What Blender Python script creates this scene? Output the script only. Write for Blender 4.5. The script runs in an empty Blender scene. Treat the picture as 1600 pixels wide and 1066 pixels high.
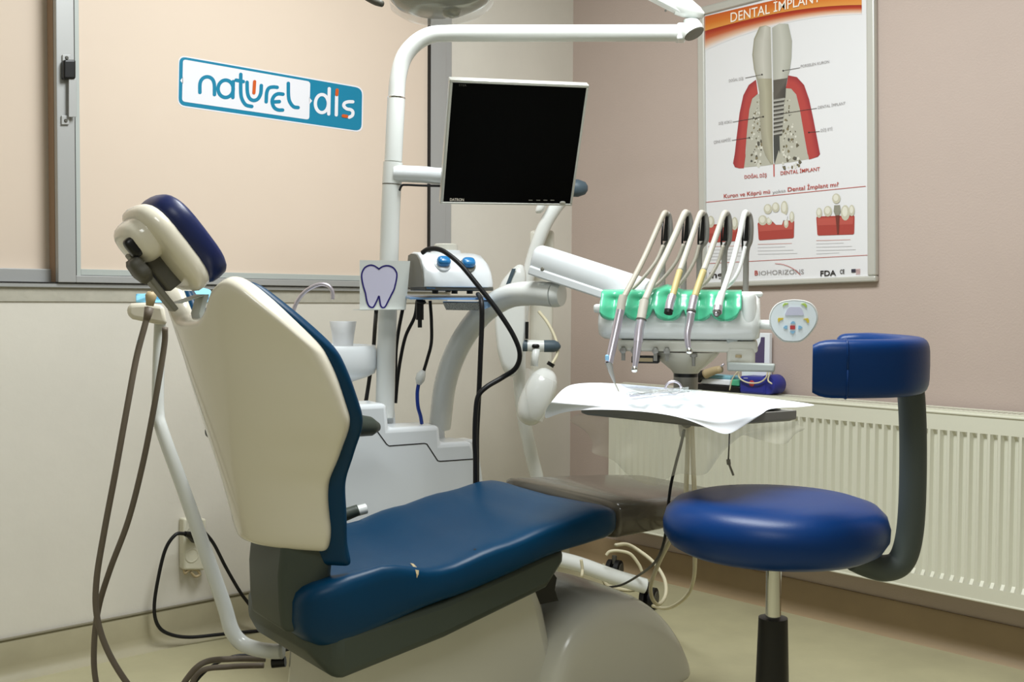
import bpy, bmesh, math, random
from mathutils import Vector, Matrix
random.seed(7)
PI = math.pi
SC = bpy.context.scene
COL = SC.collection

# ------------------------------------------------------------------ camera
# room corner = world origin, right wall is y = 0, left (window) wall is x = 0
RV = Vector((0.6790, 0.7341, 0.0))          # camera right on the ground
FV = Vector((-0.7341, 0.6790, 0.0))         # camera forward on the ground
UP = Vector((0, 0, 1))
CAM = Vector((3.0007, -3.0880, 1.0))
FPX = 1726.0
PITCH, ROLL = math.radians(2.06), math.radians(0.31)
fwd = (FV * math.cos(PITCH) - UP * math.sin(PITCH)).normalized()
upv = (UP * math.cos(PITCH) + FV * math.sin(PITCH)).normalized()
xax = (RV * math.cos(ROLL) + upv * math.sin(ROLL)).normalized()
yax = (upv * math.cos(ROLL) - RV * math.sin(ROLL)).normalized()
cd = bpy.data.cameras.new('camera')
cd.sensor_width = 36.0
cd.lens = 36.0 * FPX / 1600.0
cd.clip_start = 0.05
co = bpy.data.objects.new('camera', cd)
COL.objects.link(co)
M = Matrix((xax, yax, -fwd)).transposed().to_4x4()
M.translation = CAM
co.matrix_world = M
SC.camera = co

# ------------------------------------------------------------------ world, lamps, exposure
w = bpy.data.worlds.new('world'); SC.world = w; w.use_nodes = True
w.node_tree.nodes['Background'].inputs[0].default_value = (0.95, 0.98, 1.0, 1)
w.node_tree.nodes['Background'].inputs[1].default_value = 0.08
SC.view_settings.view_transform = 'Standard'
SC.view_settings.look = 'None'
SC.view_settings.gamma = 1.0
SC.view_settings.use_curve_mapping = False
SC.view_settings.exposure = 0.0

def area(name, loc, sx, sy, power, col, target=None):
    l = bpy.data.lights.new(name, 'AREA'); l.shape = 'RECTANGLE'
    l.size = sx; l.size_y = sy; l.energy = power; l.color = col
    o = bpy.data.objects.new(name, l); COL.objects.link(o); o.location = loc
    if target is not None:
        d = Vector(target) - Vector(loc)
        o.rotation_euler = d.to_track_quat('-Z', 'Y').to_euler()
    return o
area('ceiling_lamp', (1.52, -1.55, 2.60), 1.25, 0.6, 66, (0.95, 0.99, 1.0))
area('rear_fill_light', (3.0, -3.45, 2.60), 1.25, 0.6, 25, (0.95, 0.99, 1.0))  # fill light added behind the camera to lift the shaded sides, no known fixture

# ------------------------------------------------------------------ helpers
def lin(c):
    out = []
    for v in c[:3]:
        v = v / 255.0
        out.append(v / 12.92 if v <= 0.04045 else ((v + 0.055) / 1.055) ** 2.4)
    return (out[0], out[1], out[2], 1.0)

def mat(name, rgb, rough=0.5, metal=0.0, noise=0.0, nscale=8.0, bump=0.0, bscale=60.0, coat=0.0,
        trans=0.0, alpha=1.0, emit=0.0, spec=0.5, ior=1.45, dark=None):
    m = bpy.data.materials.new(name); m.use_nodes = True
    nt = m.node_tree; b = nt.nodes['Principled BSDF']
    c = lin(rgb)
    b.inputs['Base Color'].default_value = c
    b.inputs['Roughness'].default_value = rough
    b.inputs['Metallic'].default_value = metal
    b.inputs['Specular IOR Level'].default_value = spec
    b.inputs['Coat Weight'].default_value = coat
    b.inputs['Coat Roughness'].default_value = 0.08
    b.inputs['Transmission Weight'].default_value = trans
    b.inputs['Alpha'].default_value = alpha
    b.inputs['IOR'].default_value = ior
    tc = nt.nodes.new('ShaderNodeTexCoord')
    if noise > 0 or dark is not None:
        n = nt.nodes.new('ShaderNodeTexNoise'); n.inputs['Scale'].default_value = nscale
        n.inputs['Detail'].default_value = 6.0; n.inputs['Roughness'].default_value = 0.6
        nt.links.new(tc.outputs['Object'], n.inputs['Vector'])
        r = nt.nodes.new('ShaderNodeValToRGB')
        r.color_ramp.elements[0].position = 0.3; r.color_ramp.elements[1].position = 0.7
        d = lin(dark) if dark is not None else tuple(v * (1 - noise) for v in c[:3]) + (1,)
        r.color_ramp.elements[0].color = d
        r.color_ramp.elements[1].color = c
        nt.links.new(n.outputs['Fac'], r.inputs['Fac'])
        nt.links.new(r.outputs['Color'], b.inputs['Base Color'])
    if bump > 0:
        n2 = nt.nodes.new('ShaderNodeTexNoise'); n2.inputs['Scale'].default_value = bscale
        n2.inputs['Detail'].default_value = 4.0
        nt.links.new(tc.outputs['Object'], n2.inputs['Vector'])
        bp = nt.nodes.new('ShaderNodeBump'); bp.inputs['Strength'].default_value = bump
        bp.inputs['Distance'].default_value = 0.004
        nt.links.new(n2.outputs['Fac'], bp.inputs['Height'])
        nt.links.new(bp.outputs['Normal'], b.inputs['Normal'])
    return m

def attr_mat(name, rough=0.45):
    m = bpy.data.materials.new(name); m.use_nodes = True
    nt = m.node_tree; b = nt.nodes['Principled BSDF']
    a = nt.nodes.new('ShaderNodeVertexColor'); a.layer_name = 'Col'
    nt.links.new(a.outputs['Color'], b.inputs['Base Color'])
    b.inputs['Roughness'].default_value = rough
    return m

def ray(px, py):
    return (fwd * FPX + xax * (px - 800.0) - yax * (py - 533.0))
def P(px, py, F):
    """the point that lies F metres ahead of the camera on the photograph's ray (px, py)"""
    d = ray(px, py); return CAM + d * (F / d.dot(FV))
def wl(px, py, x=0.0):
    d = ray(px, py); return CAM + d * ((x - CAM.x) / d.x)
def wr(px, py, y=0.0):
    d = ray(px, py); return CAM + d * ((y - CAM.y) / d.y)
def wf(px, py, z=0.0):
    d = ray(px, py); return CAM + d * ((z - CAM.z) / d.z)
def C(R, F, Z):
    return Vector((CAM.x, CAM.y, 0)) + RV * R + FV * F + UP * Z

def frame(R, F, deg):
    """local frame on the floor at (R, F) metres right of / ahead of the camera, x turned by deg"""
    a = math.radians(deg); o = C(R, F, 0)
    ax = RV * math.cos(a) + FV * math.sin(a); ay = -RV * math.sin(a) + FV * math.cos(a)
    return lambda x, y, z: o + ax * x + ay * y + UP * z

def interp(tab, x):
    if x <= tab[0][0]: return tab[0][1]
    for (x0, y0), (x1, y1) in zip(tab, tab[1:]):
        if x <= x1:
            t = (x - x0) / (x1 - x0); t = t * t * (3 - 2 * t) * 0.5 + t * 0.5
            return y0 + (y1 - y0) * t
    return tab[-1][1]

def spline(pts, n=8):
    pts = [Vector(p) for p in pts]
    if len(pts) < 3: return pts
    q = [pts[0] * 2 - pts[1]] + pts + [pts[-1] * 2 - pts[-2]]
    out = []
    for i in range(1, len(q) - 2):
        p0, p1, p2, p3 = q[i - 1], q[i], q[i + 1], q[i + 2]
        for k in range(n):
            t = k / n
            out.append(0.5 * ((2 * p1) + (p2 - p0) * t + (2 * p0 - 5 * p1 + 4 * p2 - p3) * t * t + (3 * p1 - p0 - 3 * p2 + p3) * t ** 3))
    out.append(pts[-1]); return out

class MB:
    def __init__(s): s.v = []; s.f = []; s.c = []
    def add(s, vs, fs):
        b = len(s.v); s.v += [Vector(v) for v in vs]; s.f += [tuple(i + b for i in f) for f in fs]; return s
    def box8(s, p):
        """8 corners: bottom 4 ccw, top 4 ccw"""
        return s.add(p, [(3, 2, 1, 0), (4, 5, 6, 7), (0, 1, 5, 4), (1, 2, 6, 5), (2, 3, 7, 6), (3, 0, 4, 7)])
    def box(s, lo, hi, fn=None):
        (a, b, c), (d, e, f) = lo, hi
        p = [(a, b, c), (d, b, c), (d, e, c), (a, e, c), (a, b, f), (d, b, f), (d, e, f), (a, e, f)]
        return s.box8([fn(*q) if fn else Vector(q) for q in p])
    def obox(s, cen, ax, ay, az):
        """centre and three half-axis vectors"""
        cen, ax, ay, az = map(Vector, (cen, ax, ay, az))
        return s.box8([cen + ax * i + ay * j + az * k for k in (-1, 1) for (i, j) in ((-1, -1), (1, -1), (1, 1), (-1, 1))])
    def prism(s, pts, vec):
        n = len(pts); vec = Vector(vec); pts = [Vector(p) for p in pts]
        return s.add(pts + [p + vec for p in pts],
                     [tuple(range(n - 1, -1, -1)), tuple(range(n, 2 * n))] + [(i, (i + 1) % n, n + (i + 1) % n, n + i) for i in range(n)])
    def rings(s, R, close=True, cap=True):
        n = len(R[0]); vs = [p for r in R for p in r]; fs = []
        for i in range(len(R) - 1):
            for j in range(n if close else n - 1):
                k = (j + 1) % n
                fs.append((i * n + j, i * n + k, (i + 1) * n + k, (i + 1) * n + j))
        if cap:
            fs.append(tuple(range(n - 1, -1, -1))); fs.append(tuple((len(R) - 1) * n + j for j in range(n)))
        return s.add(vs, fs)
    def tube(s, path, r, n=12, cap=True, flat=None):
        path = [Vector(p) for p in path]; R = []
        rad = r if callable(r) else (lambda t: r)
        t0 = (path[1] - path[0]).normalized()
        u = t0.cross(UP if abs(t0.z) < 0.9 else Vector((1, 0, 0))).normalized()
        for i, p in enumerate(path):
            t = (path[min(i + 1, len(path) - 1)] - path[max(i - 1, 0)]).normalized()
            u = (u - t * u.dot(t)).normalized(); v = t.cross(u)
            rr = rad(i / (len(path) - 1)); ru, rv = (rr, rr) if flat is None else (rr * flat[0], rr * flat[1])
            R.append([p + u * (ru * math.cos(2 * PI * k / n)) + v * (rv * math.sin(2 * PI * k / n)) for k in range(n)])
        return s.rings(R, True, cap)
    def lathe(s, cen, axis, prof, n=24, cap=True, squash=None, sdir=None):
        """prof: (distance along axis, radius)"""
        cen = Vector(cen); ax = Vector(axis).normalized()
        u = Vector(sdir) if sdir is not None else ax.cross(UP if abs(ax.z) < 0.9 else Vector((1, 0, 0)))
        u = (u - ax * u.dot(ax)).normalized(); v = ax.cross(u); q = squash or 1.0
        R = [[cen + ax * h + u * (max(r, 1e-4) * math.cos(2 * PI * k / n)) + v * (q * max(r, 1e-4) * math.sin(2 * PI * k / n)) for k in range(n)] for h, r in prof]
        return s.rings(R, True, cap)
    def sheet(s, fn, nu, nv):
        vs = [fn(i / nu, j / nv) for i in range(nu + 1) for j in range(nv + 1)]
        fs = [(i * (nv + 1) + j, (i + 1) * (nv + 1) + j, (i + 1) * (nv + 1) + j + 1, i * (nv + 1) + j + 1) for i in range(nu) for j in range(nv)]
        return s.add(vs, fs)

BASE = {}
def thing(name, label, cat, loc=(0, 0, 0), group=None):
    o = bpy.data.objects.new(name, None); COL.objects.link(o); o.empty_display_size = 0.05
    o.location = loc; BASE[o] = Vector(loc)
    o['label'] = label; o['category'] = cat
    if group: o['group'] = group
    return o
def tag(o, label, cat, group=None):
    o['label'] = label; o['category'] = cat
    if group: o['group'] = group
    return o
def part(name, mb, m, parent=None, smooth=40, bevel=0, seg=3, sub=0, solid=0, soff=0, base=None, label=None, cols=None, fix=True):
    me = bpy.data.meshes.new(name)
    loc = BASE[parent] if parent is not None else Vector(base if base is not None else (0, 0, 0))
    me.from_pydata([v - loc for v in mb.v], [], mb.f); me.update()
    if fix:
        bm = bmesh.new(); bm.from_mesh(me); bmesh.ops.recalc_face_normals(bm, faces=bm.faces); bm.to_mesh(me); bm.free()
    if cols:
        a = me.color_attributes.new('Col', 'FLOAT_COLOR', 'POINT')
        for i, c in enumerate(cols): a.data[i].color = c
    me.materials.append(m)
    o = bpy.data.objects.new(name, me); COL.objects.link(o)
    if parent is not None:
        o.parent = parent
    else:
        o.location = loc
    BASE[o] = loc
    if smooth:
        for p in me.polygons: p.use_smooth = True
        if smooth < 180: me.set_sharp_from_angle(angle=math.radians(smooth))
    if solid:
        md = o.modifiers.new('solid', 'SOLIDIFY'); md.thickness = solid; md.offset = soff
    if bevel:
        md = o.modifiers.new('bevel', 'BEVEL'); md.width = bevel; md.segments = seg; md.limit_method = 'ANGLE'; md.angle_limit = math.radians(35)
    if sub:
        md = o.modifiers.new('sub', 'SUBSURF'); md.levels = sub; md.render_levels = sub
    if label: o['label'] = label
    return o
def structure(o, kind='structure'): o['kind'] = kind; return o

def cable(name, label, pts, r, m, cat='cable', n=8, parent=None, base=None, group=None, step=8):
    mb = MB().tube(spline(pts, step), r, n)
    if parent is not None: return part(name, mb, m, parent, smooth=180)
    o = part(name, mb, m, None, smooth=180, base=base if base is not None else pts[0])
    if cat: tag(o, label, cat, group)
    return o

# 2-D print helpers: shapes are laid on a plane through fn(px, py)
def ribbon2(path, wd, n=6):
    """stroke polygon pieces of a 2-D path with round ends"""
    path = [(p.x, p.y) for p in spline([Vector((a, b, 0)) for a, b in path], n)]
    polys = []
    L, Rr = [], []
    for i, (x, y) in enumerate(path):
        x0, y0 = path[max(i - 1, 0)]; x1, y1 = path[min(i + 1, len(path) - 1)]
        dx, dy = x1 - x0, y1 - y0; l = math.hypot(dx, dy) or 1
        nx, ny = -dy / l * wd / 2, dx / l * wd / 2
        L.append((x + nx, y + ny)); Rr.append((x - nx, y - ny))
    for i in range(len(path) - 1):
        polys.append([L[i], L[i + 1], Rr[i + 1], Rr[i]])
    for i, j in ((0, 1), (-1, -2)):
        (cx, cy), (qx, qy) = path[i], path[j]
        a = math.atan2(cy - qy, cx - qx)
        polys.append([(cx + wd / 2 * math.cos(a + k * PI / 8 - PI / 2), cy + wd / 2 * math.sin(a + k * PI / 8 - PI / 2)) for k in range(9)])
    return polys
def rounded(poly, r, n=5):
    out = []; m = len(poly)
    for i in range(m):
        p0, p, p1 = (Vector((*poly[(i + k) % m], 0)) for k in (-1, 0, 1))
        a = (p0 - p); b = (p1 - p); rr = min(r, a.length * 0.49, b.length * 0.49)
        a = p + a.normalized() * rr; b = p + b.normalized() * rr
        for k in range(n + 1):
            t = k / n; q = a * (1 - t) ** 2 + p * 2 * t * (1 - t) + b * t * t
            out.append((q.x, q.y))
    return out
def print_mb(polys, fn, mb=None):
    mb = mb or MB()
    for pl in polys:
        mb.add([fn(x, y) for x, y in pl], [tuple(range(len(pl)))])
    return mb

_tcache = {}
def text_verts(body, bold=0.0):
    k = (body, bold)
    if k in _tcache: return _tcache[k]
    cu = bpy.data.curves.new('txt', 'FONT'); cu.body = body; cu.resolution_u = 3; cu.offset = bold
    ob = bpy.data.objects.new('txt', cu); COL.objects.link(ob)
    dg = bpy.context.evaluated_depsgraph_get(); dg.update()
    me = bpy.data.meshes.new_from_object(ob.evaluated_get(dg))
    vs = [v.co.copy() for v in me.vertices]; fs = [tuple(p.vertices) for p in me.polygons]
    bpy.data.objects.remove(ob); bpy.data.curves.remove(cu); bpy.data.meshes.remove(me)
    _tcache[k] = (vs, fs); return vs, fs
def text_px(mb, body, p0, p1, cap, fn, bold=0.0):
    """text from p0 to p1 (baseline, pixels), cap height in pixels, laid on plane fn"""
    vs, fs = text_verts(body, bold)
    if not vs: return mb
    x0 = min(v.x for v in vs); x1 = max(v.x for v in vs)
    dx, dy = (p1[0] - p0[0]) / (x1 - x0), (p1[1] - p0[1]) / (x1 - x0)
    s = cap / 0.70
    return mb.add([fn(p0[0] + (v.x - x0) * dx, p0[1] + (v.x - x0) * dy - v.y * s) for v in vs], fs)

# ------------------------------------------------------------------ materials
M_ = {}
M_['wall_cream'] = mat('cream_plaster', (222, 217, 206), 0.6, noise=0.07, nscale=3.5, bump=0.12, bscale=45)
M_['wall_pink'] = mat('pink_plaster', (190, 173, 163), 0.65, noise=0.04, nscale=3, bump=0.18, bscale=160)
M_['plain'] = mat('rear_paint', (178, 176, 168), 0.7)
M_['ceil'] = mat('ceiling_paint', (226, 225, 220), 0.8)
M_['floor'] = mat('vinyl_floor', (186, 180, 146), 0.42, noise=0.16, nscale=5, bump=0.05, bscale=30)
M_['base_l'] = mat('vinyl_cove', (172, 164, 136), 0.5, noise=0.15, nscale=6)
M_['base_r'] = mat('vinyl_cove_brown', (160, 138, 106), 0.5, noise=0.12, nscale=6)
M_['trimline'] = mat('grey_brown_edge', (128, 122, 102), 0.7)
M_['alu'] = mat('aluminium_profile', (172, 173, 172), 0.42, metal=0.25)
M_['alu_dark'] = mat('dark_gasket', (28, 26, 25), 0.6)
M_['sealbrown'] = mat('brown_seal', (150, 124, 100), 0.7)
M_['film'] = mat('peach_window_film', (221, 204, 187), 0.4, noise=0.03, nscale=2.0, coat=0.3, spec=0.15)
M_['grey_plaster'] = mat('grey_plaster', (186, 182, 168), 0.8, noise=0.12, nscale=20, bump=0.3, bscale=60)
M_['rad'] = mat('radiator_enamel', (218, 217, 200), 0.38)
M_['white'] = mat('white_plastic', (226, 229, 226), 0.24, coat=0.3)
M_['whitecool'] = mat('white_enamel', (226, 231, 234), 0.25, coat=0.3)
M_['cream'] = mat('cream_shell_plastic', (226, 220, 203), 0.2, coat=0.5)
M_['hood'] = mat('grey_white_shell', (214, 212, 200), 0.25, coat=0.3)
M_['blue'] = mat('blue_vinyl', (0, 54, 86), 0.38, noise=0.12, nscale=5, bump=0.03, bscale=200, spec=0.25)
M_['navy'] = mat('navy_vinyl', (20, 32, 78), 0.36, bump=0.03, bscale=200)
M_['stoolblue'] = mat('royal_blue_vinyl', (2, 52, 112), 0.36, noise=0.08, nscale=6, bump=0.03, bscale=220, spec=0.3)
M_['darkgreen'] = mat('grey_green_plastic', (62, 70, 62), 0.45, noise=0.06)
M_['postgrey'] = mat('grey_foam_post', (74, 82, 80), 0.55)
M_['black'] = mat('black_plastic', (12, 12, 13), 0.35)
M_['rubber'] = mat('black_rubber', (10, 10, 14), 0.5)
M_['screen'] = mat('black_screen_glass', (1, 1, 1), 0.55, spec=0.08)
M_['silver'] = mat('silver_bezel', (205, 205, 198), 0.35, metal=0.4)
M_['steel'] = mat('brushed_steel', (214, 208, 220), 0.28, metal=0.8)
M_['chrome'] = mat('chrome', (225, 225, 222), 0.1, metal=1.0)
M_['greymetal'] = mat('grey_arm_metal', (150, 148, 142), 0.4, metal=0.3)
M_['grey'] = mat('light_grey_plastic', (178, 184, 180), 0.4)
M_['midgrey'] = mat('mid_grey_plastic', (122, 120, 110), 0.45)
M_['darkgrey'] = mat('dark_grey_plastic', (82, 80, 72), 0.5)
M_['green'] = mat('green_silicone', (84, 186, 146), 0.3, noise=0.1, nscale=12, coat=0.2)
M_['hosewhite'] = mat('white_hose', (182, 178, 166), 0.45)
M_['hosegrey'] = mat('pale_grey_hose', (168, 162, 148), 0.5)
M_['hoseyellow'] = mat('yellowed_hose', (180, 164, 112), 0.5)
M_['hosebrown'] = mat('grey_brown_hose', (112, 102, 90), 0.5)
M_['beige'] = mat('beige_connector', (182, 164, 128), 0.5)
M_['paper'] = mat('white_paper', (238, 242, 248), 0.8)
M_['card'] = mat('translucent_white_card', (214, 218, 214), 0.4)
M_['sticker_w'] = mat('sticker_white', (206, 204, 226), 0.4)
M_['ink'] = mat('indigo_ink', (32, 22, 108), 0.5)
M_['teal'] = mat('teal_print', (14, 124, 158), 0.4)
M_['signwhite'] = mat('sign_white', (226, 226, 232), 0.4)
M_['orange'] = mat('orange_print', (200, 88, 32), 0.4)
M_['print'] = attr_mat('printed_sheet', 0.35)
M_['txt_white'] = mat('ink_white', (244, 234, 220), 0.5)
M_['txt_red'] = mat('ink_red', (178, 70, 58), 0.5)
M_['txt_grey'] = mat('ink_grey', (150, 146, 146), 0.5)
M_['txt_black'] = mat('ink_black', (40, 36, 36), 0.5)
M_['knobblue'] = mat('blue_translucent_knob', (44, 128, 190), 0.25, coat=0.3)
M_['bluegrey'] = mat('blue_grey_rubber', (72, 88, 98), 0.5)
M_['traybl'] = mat('pale_blue_tray', (120, 158, 200), 0.3)
M_['mesh'] = mat('speckled_mesh', (200, 204, 204), 0.6, dark=(100, 104, 108), nscale=420)
M_['mask'] = mat('light_blue_fabric', (130, 196, 226), 0.8)
M_['clear'] = mat('clear_plastic', (240, 242, 240), 0.12, alpha=0.22)
M_['clearbag'] = mat('clear_plastic_bag', (215, 212, 195), 0.2, alpha=0.3)
M_['cup'] = mat('frosted_cup_plastic', (236, 238, 240), 0.25, alpha=0.6)
M_['legcover'] = mat('taupe_plastic_cover', (92, 86, 74), 0.22, noise=0.15, nscale=14, coat=0.3)
M_['reflector'] = mat('olive_grey_reflector', (126, 122, 100), 0.18, metal=0.6)
M_['outlet'] = mat('yellowed_outlet', (216, 212, 192), 0.4)
M_['cablewhite'] = mat('white_cable', (214, 206, 176), 0.5)
M_['cableblue'] = mat('blue_tube', (18, 52, 138), 0.4)
M_['purple'] = mat('purple_print', (86, 74, 108), 0.5)
M_['deepblue'] = mat('deep_blue_box', (44, 50, 140), 0.4)
M_['lightblue'] = mat('light_blue_cover', (132, 186, 202), 0.5)
M_['reddot'] = mat('red_mark', (190, 70, 72), 0.5)
M_['yel'] = mat('yellow_mark', (214, 190, 70), 0.5)
M_['lime'] = mat('lime_mark', (178, 206, 96), 0.5)
M_['skyb'] = mat('sky_mark', (140, 190, 222), 0.5)
M_['lav'] = mat('lavender_display', (204, 206, 226), 0.4)
M_['panelface'] = mat('panel_face', (230, 240, 244), 0.4)

# ------------------------------------------------------------------ room shell
XR, YB, HC = 4.7, -4.9, 2.7
structure(part('floor', MB().box((-0.15, YB - 0.15, -0.1), (XR + 0.15, 0.15, 0)), M_['floor'], smooth=0))
structure(part('ceiling', MB().box((-0.15, YB - 0.15, HC), (XR + 0.15, 0.15, HC + 0.1)), M_['ceil'], smooth=0))
structure(part('wall_right', MB().box((0, 0, 0), (XR + 0.15, 0.15, HC)), M_['wall_pink'], smooth=0))
WY0 = wl(702, 300).y; WY1 = -3.1; WZ0 = 1.03; WZ1 = 2.25
wm = MB()
wm.box((-0.15, YB, 0), (0, 0.15, WZ0)); wm.box((-0.15, YB, WZ1), (0, 0.15, HC))
wm.box((-0.15, WY0, WZ0), (0, 0.15, WZ1)); wm.box((-0.15, YB, WZ0), (0, WY1, WZ1))
structure(part('wall_left', wm, M_['wall_cream'], smooth=0))
structure(part('wall_rear', MB().box((-0.15, YB - 0.15, 0), (XR + 0.15, YB, HC)), M_['plain'], smooth=0))
structure(part('wall_side', MB().box((XR, YB, 0), (XR + 0.15, 0, HC)), M_['plain'], smooth=0))
def cove(name, fn, L, m):
    prof = [(0.0, 0.0), (0.034, 0.0), (0.030, 0.004), (0.020, 0.012), (0.013, 0.024), (0.010, 0.04), (0.010, 0.098), (0.006, 0.106), (0, 0.106)]
    R = [[fn(t, d, z) for d, z in prof] for t in (0, L)]
    return structure(part(name, MB().rings(R), m, smooth=50))
cove('baseboard_left', lambda t, d, z: Vector((d, -t, z)), -YB, M_['base_l'])
cove('baseboard_right', lambda t, d, z: Vector((t, -d, z)), XR, M_['base_r'])
structure(part('trim_1', MB().box((0, WY1, 0.993), (0.004, WY0 - 0.01, 1.03)), M_['grey_plaster'], smooth=0))
structure(part('trim_2', MB().tube([Vector((0.008, -0.0, 0.109)), Vector((0.008, YB, 0.109))], 0.004, 6), M_['trimline'], smooth=180))

# sliding window
win = thing('window_1', 'sliding aluminium window with peach film panes', 'window', (0, WY0, WZ0)); del win['category']; structure(win)
f = MB()
f.box((-0.09, WY1, WZ0), (0.012, WY0, WZ0 + 0.012)); f.box((-0.09, WY0 - 0.028, WZ0), (0.012, WY0, WZ1)); f.box((-0.09, WY1, WZ1 - 0.03), (0.012, WY0, WZ1))
part('window_frame', f, M_['alu'], win, smooth=0, bevel=0.002)
SX = 0.02           # room-side face of the front sash
ys0 = wl(673, 300, SX).y; ys1 = wl(90, 300, SX).y; yb0 = wl(118, 300, SX).y; yb1 = wl(127, 300, SX).y
zr0 = WZ0 + 0.014; zr1 = wl(200, 432, SX).z; zr2 = wl(200, 422, SX).z
sa = part('sash', MB().box((-0.02, ys1, zr0), (SX, yb0, WZ1 - 0.03)).box((-0.02, yb0, zr0), (SX, ys0, zr1)).box((-0.02, ys0, zr0), (0.016, WY0 - 0.028, WZ1 - 0.03)), M_['alu'], win, smooth=0, bevel=0.002)
part('glazing_bead', MB().box((-0.01, yb0 + 0.002, zr1), (SX - 0.006, yb1, WZ1 - 0.03)).box((-0.01, yb1, zr1 + 0.001), (SX - 0.006, ys0 - 0.002, zr2)), M_['grey'], sa, smooth=0, bevel=0.001)
pe = wl(78, 250, -0.052).y; ge = wl(83, 250, -0.03).y
part('seal_strip', MB().box((-0.04, ge, WZ0 + 0.012), (-0.0, ys1 - 0.001, WZ1 - 0.03)), M_['sealbrown'], win, smooth=0)
part('gasket', MB().box((-0.02, ys0 - 0.003, zr0), (0.019, ys0, WZ1 - 0.03)).box((-0.085, pe, WZ0 + 0.012), (-0.03, ge - 0.001, WZ1 - 0.03)).box((-0.02, WY1, WZ0 + 0.012), (0.014, ys0, WZ0 + 0.0145)).box((-0.01, yb0, zr0), (SX - 0.004, yb0 + 0.003, WZ1 - 0.03)), M_['alu_dark'], win, smooth=0)
part('pane', MB().box((0.0, yb1, zr2), (0.006, ys0 - 0.004, WZ1 - 0.03)), M_['film'], sa, smooth=0)
part('sash', MB().box((-0.085, WY1, WZ0 + 0.012), (-0.03, pe - .002, WZ0 + 0.05)), M_['alu'], win, smooth=0, bevel=0.002)
part('pane', MB().box((-0.06, WY1, WZ0 + 0.05), (-0.052, pe + .002, WZ1 - 0.03)), M_['film'], win, smooth=0)
# latch on the sash stile
lm = lambda px, py, x: wl(px, py, x)
def stile_box(mb, x0, y0, x1, y1, d0, d1):
    q = [(x0, y1), (x1, y1), (x1, y0), (x0, y0)]
    return mb.box8([wl(a, b, SX) + Vector((d0, 0, 0)) for a, b in q] + [wl(a, b, SX) + Vector((d1, 0, 0)) for a, b in q])
lat = part('latch', stile_box(stile_box(MB(), 96.5, 86, 109, 97, 0, 0.006), 95, 181, 107, 195, 0, 0.006), M_['alu'], win, smooth=0, bevel=0.001)
part('latch_pull', stile_box(MB(), 104, 124, 116, 184, 0.012, 0.016), M_['alu'], lat, smooth=0, bevel=0.001)
part('latch_lever', stile_box(MB(), 95, 95, 114, 125, 0, 0.022), M_['black'], lat, smooth=0, bevel=0.005, label='black latch lever')
sc_ = MB()
for q in ((103, 91), (101.5, 189)): sc_.lathe(wl(q[0], q[1], SX) + Vector((0.006, 0, 0)), (1, 0, 0), [(0, 0.005), (0.003, 0.004)], 10)
part('screw', sc_, M_['darkgrey'], lat)

# ------------------------------------------------------------------ printed sign on the window pane
def cs(x, y): return (240 + x / 3.5525, 60 + y / 3.5533)
def sign_fn(k): return lambda px, py: wl(px, py, 0.0062 + 0.0004 * k)
def cpoly(l): return [cs(*p) for p in l]
sg = thing('window_sign', 'teal and white clinic name sign stuck on window pane', 'sign', wl(420, 145, 0.0062))
outer = cpoly([(138, 92), (1164, 271), (1160, 524), (133, 377)])
part('backing', MB().prism([wl(a, b, 0.0061) for a, b in rounded(outer, 12)], (0.0004, 0, 0)), M_['signwhite'], sg, smooth=0)
inn = cpoly([(143, 99), (1158, 277), (1154, 516), (138, 370)])
part('teal_field', print_mb([rounded(inn, 11)], sign_fn(1)), M_['teal'], sg, smooth=0)
wp = rounded(cpoly([(163, 116), (870, 240), (864, 452), (158, 350)]), 5)
part('white_field', print_mb([wp, cpoly([(863, 325), (880, 347), (863, 368)]), cpoly([(163, 215), (148, 234), (163, 252)])], sign_fn(2)), M_['signwhite'], sg, smooth=0)
def ell(cx, cy, rx, ry, n=24, a0=0, a1=360): return [(cx + rx * math.cos(math.radians(a0 + (a1 - a0) * k / n)), cy + ry * math.sin(math.radians(a0 + (a1 - a0) * k / n))) for k in range(n + 1)]
def strokes(lst, wd, k):
    mb = MB()
    for i, st in enumerate(lst): print_mb(ribbon2(cpoly(st), wd / 3.55, 3), sign_fn(k + 0.12 * i), mb)
    return mb
teal_st = [[[(257, 300), (258, 250), (272, 223), (298, 213), (324, 224), (337, 254), (338, 312)]],
           [ell(400, 280, 42, 48), [(442, 240), (440, 328)]],
           [[(484, 200), (484, 300), (492, 340), (513, 370), (545, 378)], [(458, 232), (498, 240)]],
           [[(519, 244), (521, 300), (533, 333), (556, 345), (580, 335), (595, 305), (598, 262)]],
           [[(625, 352), (628, 302), (640, 276), (664, 270), (686, 272)]],
           [[(718, 310), (690, 308), (668, 322), (658, 350), (668, 382), (690, 397), (716, 398)], [(664, 353), (698, 351)]],
           [[(748, 250), (749, 322), (758, 356), (778, 380), (802, 384)]]]
for st in teal_st: part('letter', strokes(st, 20, 3), M_['teal'], sg, smooth=0)
for st in ([ell(934, 362, 36, 50), [(975, 279), (972, 420)]], [[(1016, 322), (1014, 425)]],
           [[(1106, 352), (1080, 352), (1060, 360), (1056, 376), (1072, 391), (1094, 396), (1106, 408), (1103, 428), (1086, 438)]]):
    part('letter', strokes(st, 18, 3), M_['signwhite'], sg, smooth=0)
for st in ([(561, 240), (557, 302)], [(1019, 287), (1017, 312)], [(1053, 430), (1072, 433)]):
    part('orange_stroke', strokes([st], 18, 5), M_['orange'], sg, smooth=0, label='orange accent stroke')

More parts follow.
